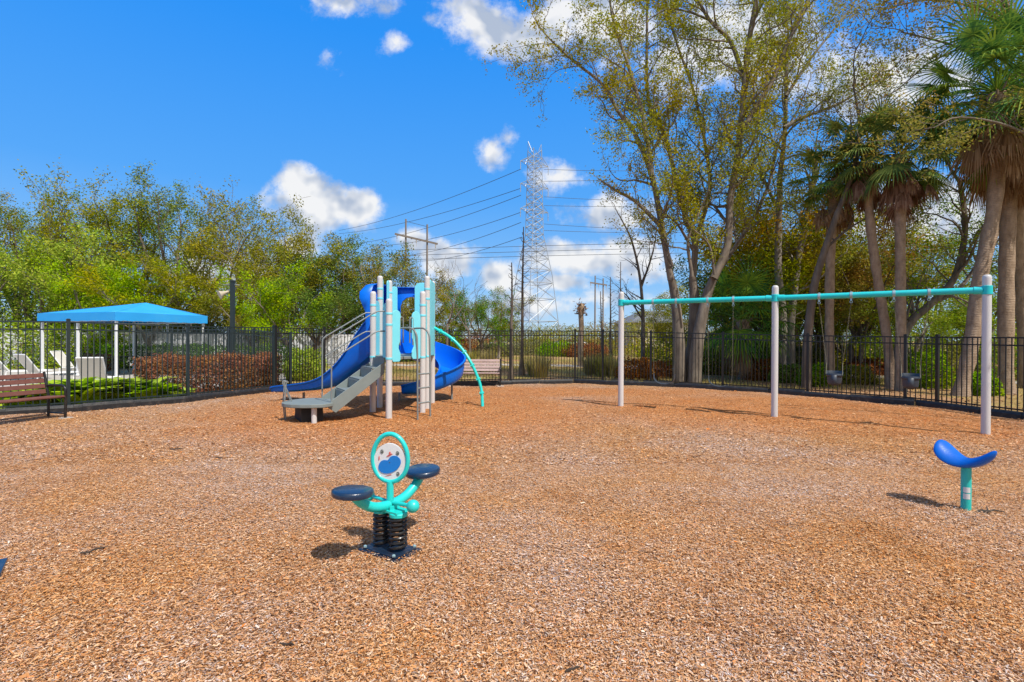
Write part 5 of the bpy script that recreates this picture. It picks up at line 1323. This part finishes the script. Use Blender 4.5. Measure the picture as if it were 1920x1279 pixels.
# brush line far behind, shrubs at the right
def brush(px, D, rx, h, lf, lab, seed, n=2600, size=.22, grp='brush across the open gap'):
    p = AT(px, 650, D); return shrub('shrub', lab, (p.x, p.y, -.03), seed, rx, rx*.7, h, lf, n, size, group=grp)
BR = [(945, 58, 3.2, 2.6, 'oak', 'olive bush at the left end of the far brush line'), (985, 62, 3.2, 3.0, 'grey', 'grey twiggy bush under the left leg of the lattice tower'), (1028, 60, 2.6, 3.0, 'oak', 'olive bush under the right leg of the lattice tower'), (1065, 64, 3.8, 3.6, 'rusty', 'golden brown bush just left of the dead palm'),
      (1112, 62, 3.0, 2.8, 'oak', 'olive bush right of the dead palm'), (1150, 58, 3.8, 4.2, 'rusty', 'rust-coloured bush left of the left swing post'), (1195, 50, 3.4, 3.9, 'oak', 'olive bush under the distant grey roof'), (1240, 46, 3.0, 3.0, 'rusty', 'rusty bush right of the distant grey roof'),
      (1048, 47, 2.0, 1.6, 'oakg', 'green low bush below the tower\'s right leg'), (890, 50, 2.8, 2.6, 'redl', 'reddish bush above the back of the pale bench'), (1000, 50, 2.6, 1.6, 'grey', 'low grey bush below the tower'), (1100, 46, 2.2, 1.4, 'redl', 'reddish low bush beside the foot of the dead palm'), (925, 46, 1.8, 1.4, 'grey', 'grey twiggy bush beside the left bare trunk'),
      (850, 48, 2.6, 2.0, 'redl', 'reddish bush behind the spiral slide'), (800, 50, 3.2, 3.0, 'oak', 'olive bush behind the deck of the play structure'), (1070, 95, 8, 4.8, 'grey', 'grey far tree clump on the horizon left of the dead palm'), (1010, 100, 9, 5.0, 'oak', 'olive far tree clump on the horizon behind the tower'), (1140, 98, 9, 5.2, 'rusty', 'rusty far tree clump on the horizon left of the swing set'), (940, 98, 9, 5.0, 'grey', 'dull far tree clump on the horizon left of the tower')]
for i, (px, D, rx, h, lf, lb) in enumerate(BR): brush(px, D, rx, h, lf, lb, 560+i, size=.16 if D < 80 else .26, n=4200)
BR2 = [(1195, 20.5, .8, 1.0, 'redl', 'red-brown shrub just right of the left swing post'), (1228, 21.5, .8, .8, 'redl', 'low red-brown shrub left of the huge oak'), (1345, 24, 1.2, 1.4, 'oak', 'olive shrub right of the huge oak\'s trunk'), (1410, 24, 1.2, 1.7, 'deep', 'dark shrub left of the middle swing post'), (1430, 20.5, .8, 1.0, 'redl', 'reddish shrub beside the middle swing post'),
       (1478, 19.5, .7, .8, 'oakg', 'green low shrub right of the middle swing post'), (1528, 18.0, .6, .9, 'oakg', 'green shrub left of the first bucket swing'), (1600, 19.0, .8, .8, 'oak', 'olive shrub behind the first bucket swing'), (1630, 24, 1.1, .9, 'redl', 'red-brown brush left of the close pair of palms'), (1735, 17.6, .9, 1.5, 'oakg', 'green leafy shrub just right of the last bucket swing'),
       (1765, 18.4, .9, 1.2, 'oak', 'olive leafy shrub left of the tall palm\'s foot'), (1840, 15.2, .5, .8, 'oakg', 'small green shrub at the foot of the right swing post'), (1500, 27, 1.8, 1.5, 'grey', 'dry grey brush far behind the middle swing post'), (1570, 28, 1.8, 1.6, 'oak', 'dry olive brush far behind the first bucket swing'),
       (1680, 28, 2.2, 2.6, 'bright', 'yellow-green brush behind the close pair of palms'), (1760, 27, 2.6, 3.6, 'bright', 'tall yellow-green brush between the palm groups'), (1850, 22, 1.6, 2.0, 'oak', 'olive brush between the right palms'), (1925, 21, 1.8, 2.6, 'oakg', 'green brush at the right edge'), (1275, 30, 2.2, 2.2, 'oak', 'olive brush behind the huge oak\'s trunk'),
       (1400, 32, 2.6, 3.4, 'rusty', 'tall rusty brush behind the right half of the left swing bay'), (1470, 36, 3.4, 4.5, 'rusty', 'tall rusty brush behind the middle swing post'), (1590, 38, 3.0, 3.0, 'grey', 'tall dry brush far behind the first bucket swing'), (1335, 40, 3.0, 2.8, 'rusty', 'tall rusty brush far behind the huge oak'), (1820, 36, 3.2, 3.6, 'oakg', 'tall green brush behind the right palms')]
for i, (px, D, rx, h, lf, lb) in enumerate(BR2): brush(px, D, rx, h, lf, lb, 590+i, n=int(2200+rx*1500), size=.10 if D < 23 else .15, grp='undergrowth behind the right fence')
BR3 = [(20, 30, 2.6, 3.4), (90, 31, 2.6, 3.6), (160, 31, 2.6, 3.4), (235, 31, 2.6, 3.6), (310, 31, 2.6, 3.5), (385, 31, 2.6, 3.4), (455, 32, 2.8, 3.6), (525, 33, 2.8, 3.6), (595, 33, 2.8, 3.6), (665, 34, 2.8, 3.6), (735, 36, 2.8, 3.4), (800, 38, 2.8, 3.2)]
WH = ['at the far left end', 'left of the canopy', 'under the canopy\'s left half', 'under the canopy\'s near corner', 'under the canopy\'s right half', 'by the canopy\'s right corner', 'behind the speaker post', 'behind the end of the straight slide', 'behind the straight slide', 'behind the stair rails', 'behind the front posts of the play structure', 'behind the ladder']
for i, (px, D, rx, h) in enumerate(BR3): brush(px, D, rx, h, ('oak', 'oakg', 'deep', 'oakg')[i % 4], 'undergrowth bush of the left tree line, '+WH[i], 620+i, n=5000, size=.16, grp='undergrowth below the left tree line')

# ================================================================== power line
tb_ = gp_(1001, 110); tb_ = (tb_[0], tb_[1], 0)
tw_ = thing('lattice_tower', 'tall white steel lattice transmission tower in the open gap', 'transmission tower', tb_, R(32))
legs = [(0, 5.4), (16, 3.5), (25, 1.75), (44.5, 1.35)]
def hw_(z):
    for (a, b), (c, d) in zip(legs, legs[1:]):
        if a <= z <= c: return b+(d-b)*(z-a)/(c-a)
    return legs[-1][1]
m = MB(); r1_ = .10
for sx in (-1, 1):
    for sy in (-1, 1):
        m2 = MB(); m2.tube([(sx*hw_(z), sy*hw_(z), z) for z in (0, 16, 25, 44)], .10, 5); m2.build('leg', Mt['steel'], tw_)
zl = [0, 5.5, 10.5, 14, 17, 19.5, 21.6, 23.4, 25, 26.7, 28.4, 30.1, 31.8, 33.5, 35.2, 36.9, 38.6, 40.3, 42, 43.9]
for z0, z1 in zip(zl, zl[1:]):
    a, b = hw_(z0), hw_(z1)
    for k in range(4):
        c0_ = [(1, 1), (1, -1), (-1, -1), (-1, 1)][k]; c1_ = [(1, -1), (-1, -1), (-1, 1), (1, 1)][k]
        m.tube([(c0_[0]*a, c0_[1]*a, z0), (c1_[0]*b, c1_[1]*b, z1)], .055, 4); m.tube([(c1_[0]*a, c1_[1]*a, z0), (c0_[0]*b, c0_[1]*b, z1)], .055, 4)
        if z0 > 0: m.tube([(c0_[0]*a, c0_[1]*a, z0), (c1_[0]*a, c1_[1]*a, z0)], .065, 4)
m.build('bracing', Mt['steel'], tw_)
ARM = (40.6, 35.6, 30.1)
for z in ARM:
    for s in (-1, 1):
        m = MB(); tip = (s*4.6, 0, z+.3)
        for sy in (-1, 1):
            m.tube([(s*1.4, sy*1.4, z), tip], .07, 4); m.tube([(s*1.4, sy*1.4, z+1.7), tip], .06, 4)
            m.tube([(s*2.5, sy*.9, z+.1), (s*2.5, sy*.9, z+1.15)], .045, 4); m.tube([(s*2.5, sy*.9, z+.1), (s*1.4, sy*1.4, z+1.7)], .045, 4)
        m.tube([tip, (tip[0], 0, z-1.6)], .09, 6); m.build('cross_arm', Mt['steel'], tw_)
m = MB()
for s in (-1, 1): m.tube([(s*1.35, 0, 44), (s*2.2, 0, 45.6)], .07, 4); m.tube([(s*1.35, -1.3, 42.5), (s*2.2, 0, 45.6)], .06, 4); m.tube([(s*1.35, 1.3, 42.5), (s*2.2, 0, 45.6)], .06, 4)
m.build('peak', Mt['steel'], tw_)
def cable(label, a, b, sag, r=.045, name='power_cable', mt='wire'):
    t_ = []
    for i in range(25):
        u = i/24; p = a.lerp(b, u); p.z -= sag*4*u*(1-u); t_.append(p)
    m = MB(); m.tube(t_, r, 5); o = m.build(name, Mt[mt]); tag(o, label, 'cable', 'power cables on the lattice tower')
for i, (x0, y0, x1, y1) in enumerate(((977, 317, 724, 413), (977, 353, 724, 424), (977, 366, 740, 443), (977, 398, 780, 450), (977, 417, 800, 470), (977, 445, 820, 482))):
    a = AT(x0, y0, 109); b = AT(x1-(x0-x1)*.35, y1+(y1-y0)*.20, 190)
    cable(('uppermost', 'second', 'third', 'fourth', 'fifth', 'lowest')[i]+' cable running from the lattice tower down to the left', a, b, 1.6, .06)
for i, (y0, y1) in enumerate(((317.6, 318), (340, 333), (369, 374.5), (385.5, 384.5), (420, 427.5), (432, 434))):
    a = AT(1020, y0, 109); b = AT(1300, y1+(y1-y0)*.6, 120)
    cable(('uppermost', 'second', 'third', 'fourth', 'fifth', 'lowest')[i]+' cable running from the lattice tower to the right behind the huge oak', a, b, .3, .045)
for i, (y0, y1) in enumerate(((466, 457), (476, 467), (484, 477))):
    a = AT(742, y0+4, 62); b = AT(1330, y1-3, 62)
    cable(('upper', 'middle', 'lower')[i]+' one of the three level cables crossing in front of the tower', a, b, -.1, .028)
# wooden H-frame structures
def hframe(label, pxs, tops, D, arm, seed):
    a = gp_(pxs[0], D); t = thing('utility_pole_frame', label, 'utility pole', (a[0], a[1], 0))
    for px, ty in zip(pxs, tops):
        q = AT(px, ty, D); m = MB(); m.tube([(q.x-a[0], 0, 0), (q.x-a[0], 0, q.z)], [.15, .10], 10); m.build('pole', Mt['wood'], t, smooth=True)
    p, q = AT(*arm[0], D), AT(*arm[1], D); m = MB(); m.bar((p.x-a[0], -.16, p.z), (q.x-a[0], -.16, q.z), .12, .22); m.build('cross_arm', Mt['wood'], t)
    m = MB()
    for k in (.05, .5, .95):
        c = p.lerp(q, k); m.lathe([(.05, 0), (.07, -.08), (.04, -.14), (.07, -.2), (.04, -.26), (.07, -.34), (.02, -.42), (.02, -.8)], (c.x-a[0], -.16, c.z-.1), 8)
    m.build('insulator', Mt['conc'], t)
    m = MB(); c0_ = AT(pxs[0], tops[0]+4, D); c1_ = AT(pxs[1], tops[1]+4, D); m.tube([(c0_.x-a[0], 0, c0_.z), (c1_.x-a[0], 0, c1_.z)], .025, 4); m.build('top_wire', Mt['wire'], t)
tw_.scale = (.78, .78, .955)
hframe('tall wooden double power pole behind the play structure', (761, 801), (411, 421), 62, ((741, 439), (821, 458)), 1)
hframe('wooden double power pole with level cross arm left of the swing set', (1116, 1131), (517, 522), 85, ((1106, 530), (1138, 535)), 2)
# distant house and cars
hp = gp_(1222, 92); hs_ = thing('house', 'distant house with a grey hipped roof right of the left swing post', 'house', (hp[0], hp[1], 0), R(12))
m = MB(); m.box((0, 0, 2.2), (11, 8, 4.4)); m.build('wall', Mt['stucco'], hs_)
m = MB(); m.add([(-6, -4.6, 4.4), (6, -4.6, 4.4), (6, 4.6, 4.4), (-6, 4.6, 4.4), (-2.2, 0, 6.6), (2.2, 0, 6.6)], [(0, 1, 5, 4), (1, 2, 5), (2, 3, 4, 5), (3, 0, 4), (0, 3, 2, 1)]); m.build('roof', Mt['roof'], hs_)
for x in (-3.5, 0, 3.5):
    f = MB().box((x, -4.02, 3.0), (1.5, .08, 1.3)).build('window', Mt['white'], hs_); MB().box((x, -4.07, 3.0), (1.3, .04, 1.1)).build('pane', Mt['glass'], f)
def car(label, loc, rz, first=None):
    if first is not None: return dup(first, loc, rz, label)
    t = thing('parked_car', label, 'car', loc, rz, 'white cars parked far across the gap')
    m = MB(); rings = []
    for x, z0, z1, w_ in ((-2.2, .45, .75, .80), (-2.1, .28, .92, .88), (-1.2, .25, .98, .9), (1.0, .25, .95, .9), (1.9, .26, .80, .88), (2.2, .42, .62, .78)):
        rings.append([Vector((x, -w_, z0)), Vector((x, w_, z0)), Vector((x, w_, z1)), Vector((x, w_*.9, z1+.05)), Vector((x, -w_*.9, z1+.05)), Vector((x, -w_, z1))])
    m.loft(rings, closed=True, cap=True); m.build('body', Mt['carw'], t, bevel=.04)
    m = MB(); m.loft([[Vector((x, -w_, z)), Vector((x, w_, z))] for x, w_, z in ((-1.75, .8, .98), (-1.2, .68, 1.42), (.35, .68, 1.45), (1.15, .8, .98))]); 
    for s in (-1, 1): m.add([(-1.75, s*.8, .98), (1.15, s*.8, .98), (.35, s*.68, 1.44), (-1.2, s*.68, 1.41)], [(0, 1, 2, 3)])
    m.build('window', Mt['glass'], t)
    MB().box((-.4, 0, 1.45), (1.4, 1.3, .05)).build('roof', Mt['carw'], t, bevel=.02)
    for x in (-1.35, 1.35):
        for s in (-1, 1):
            m = MB(); m.lathe([(.0001, -.1), (.32, -.1), (.32, .1), (.0001, .1)], (x, s*.82, .32), 16, axis=(0, 1, 0)); m.build('wheel', Mt['tyre'], t)
    return t
c_ = car('white car far away, just left of the back fence corner post', (*gp_(1062, 90)[:2], 0), R(8))
car('white car far away, between the two bare trunks and the curved climber', (*gp_(942, 92)[:2], 0), R(4), c_)
car('white car far away, just right of the two bare trunks', (*gp_(966, 96)[:2], 0), R(-5), c_)
car('white car far away, right of the fence corner post', (*gp_(1086, 92)[:2], 0), R(10), c_)
# fallen leaves beyond the right fence and along the mulch edge
rg = np.random.default_rng(9); n = 16000; x = rg.uniform(-2, 22, n); y = rg.uniform(9, 34, n); k = ~inside(x, y, poly); c = np.stack([x[k], y[k], rg.uniform(-.025, .0, k.sum())], 1)
v = leafquads(rg, c, .085, 3.0, .5)
o = lmesh('fallen_leaves', v, leafmat('fallen_leaf_litter', [(.10, .05, .025), (.28, .14, .06), (.42, .26, .13), (.52, .38, .24)], None, trans=.1), None)
tag(o, 'brown fallen leaves scattered on the ground beyond the right fence', 'leaf litter', kind='stuff')
rg = np.random.default_rng(10); n = 60000; x = rg.uniform(-12, 24, n); y = rg.uniform(16.5, 44, n); nse = np.sin(x*.7+1)*np.cos(y*.45)+.4*np.sin(x*1.9+y); k = (~inside(x, y, poly)) & (nse > -.05) & (rg.random(n) < np.clip(26/y, 0, 1))
c = np.stack([x[k], y[k], np.full(k.sum(), -.03)], 1); n = len(c); a = rg.uniform(0, 6.28, n); h = rg.uniform(.05, .16, n); sdv = np.stack([np.cos(a), np.sin(a), 0*a], 1)*.012; tip = c+np.stack([rg.normal(0, .03, n), rg.normal(0, .03, n), h], 1)
v = np.stack([c-sdv, c+sdv, tip+sdv*.2, tip-sdv*.2], 1).reshape(-1, 3)
o = lmesh('dry_grass', v, LM['gras'], None); tag(o, 'patchy dry yellow-green grass beyond the back fence', 'grass', kind='stuff')
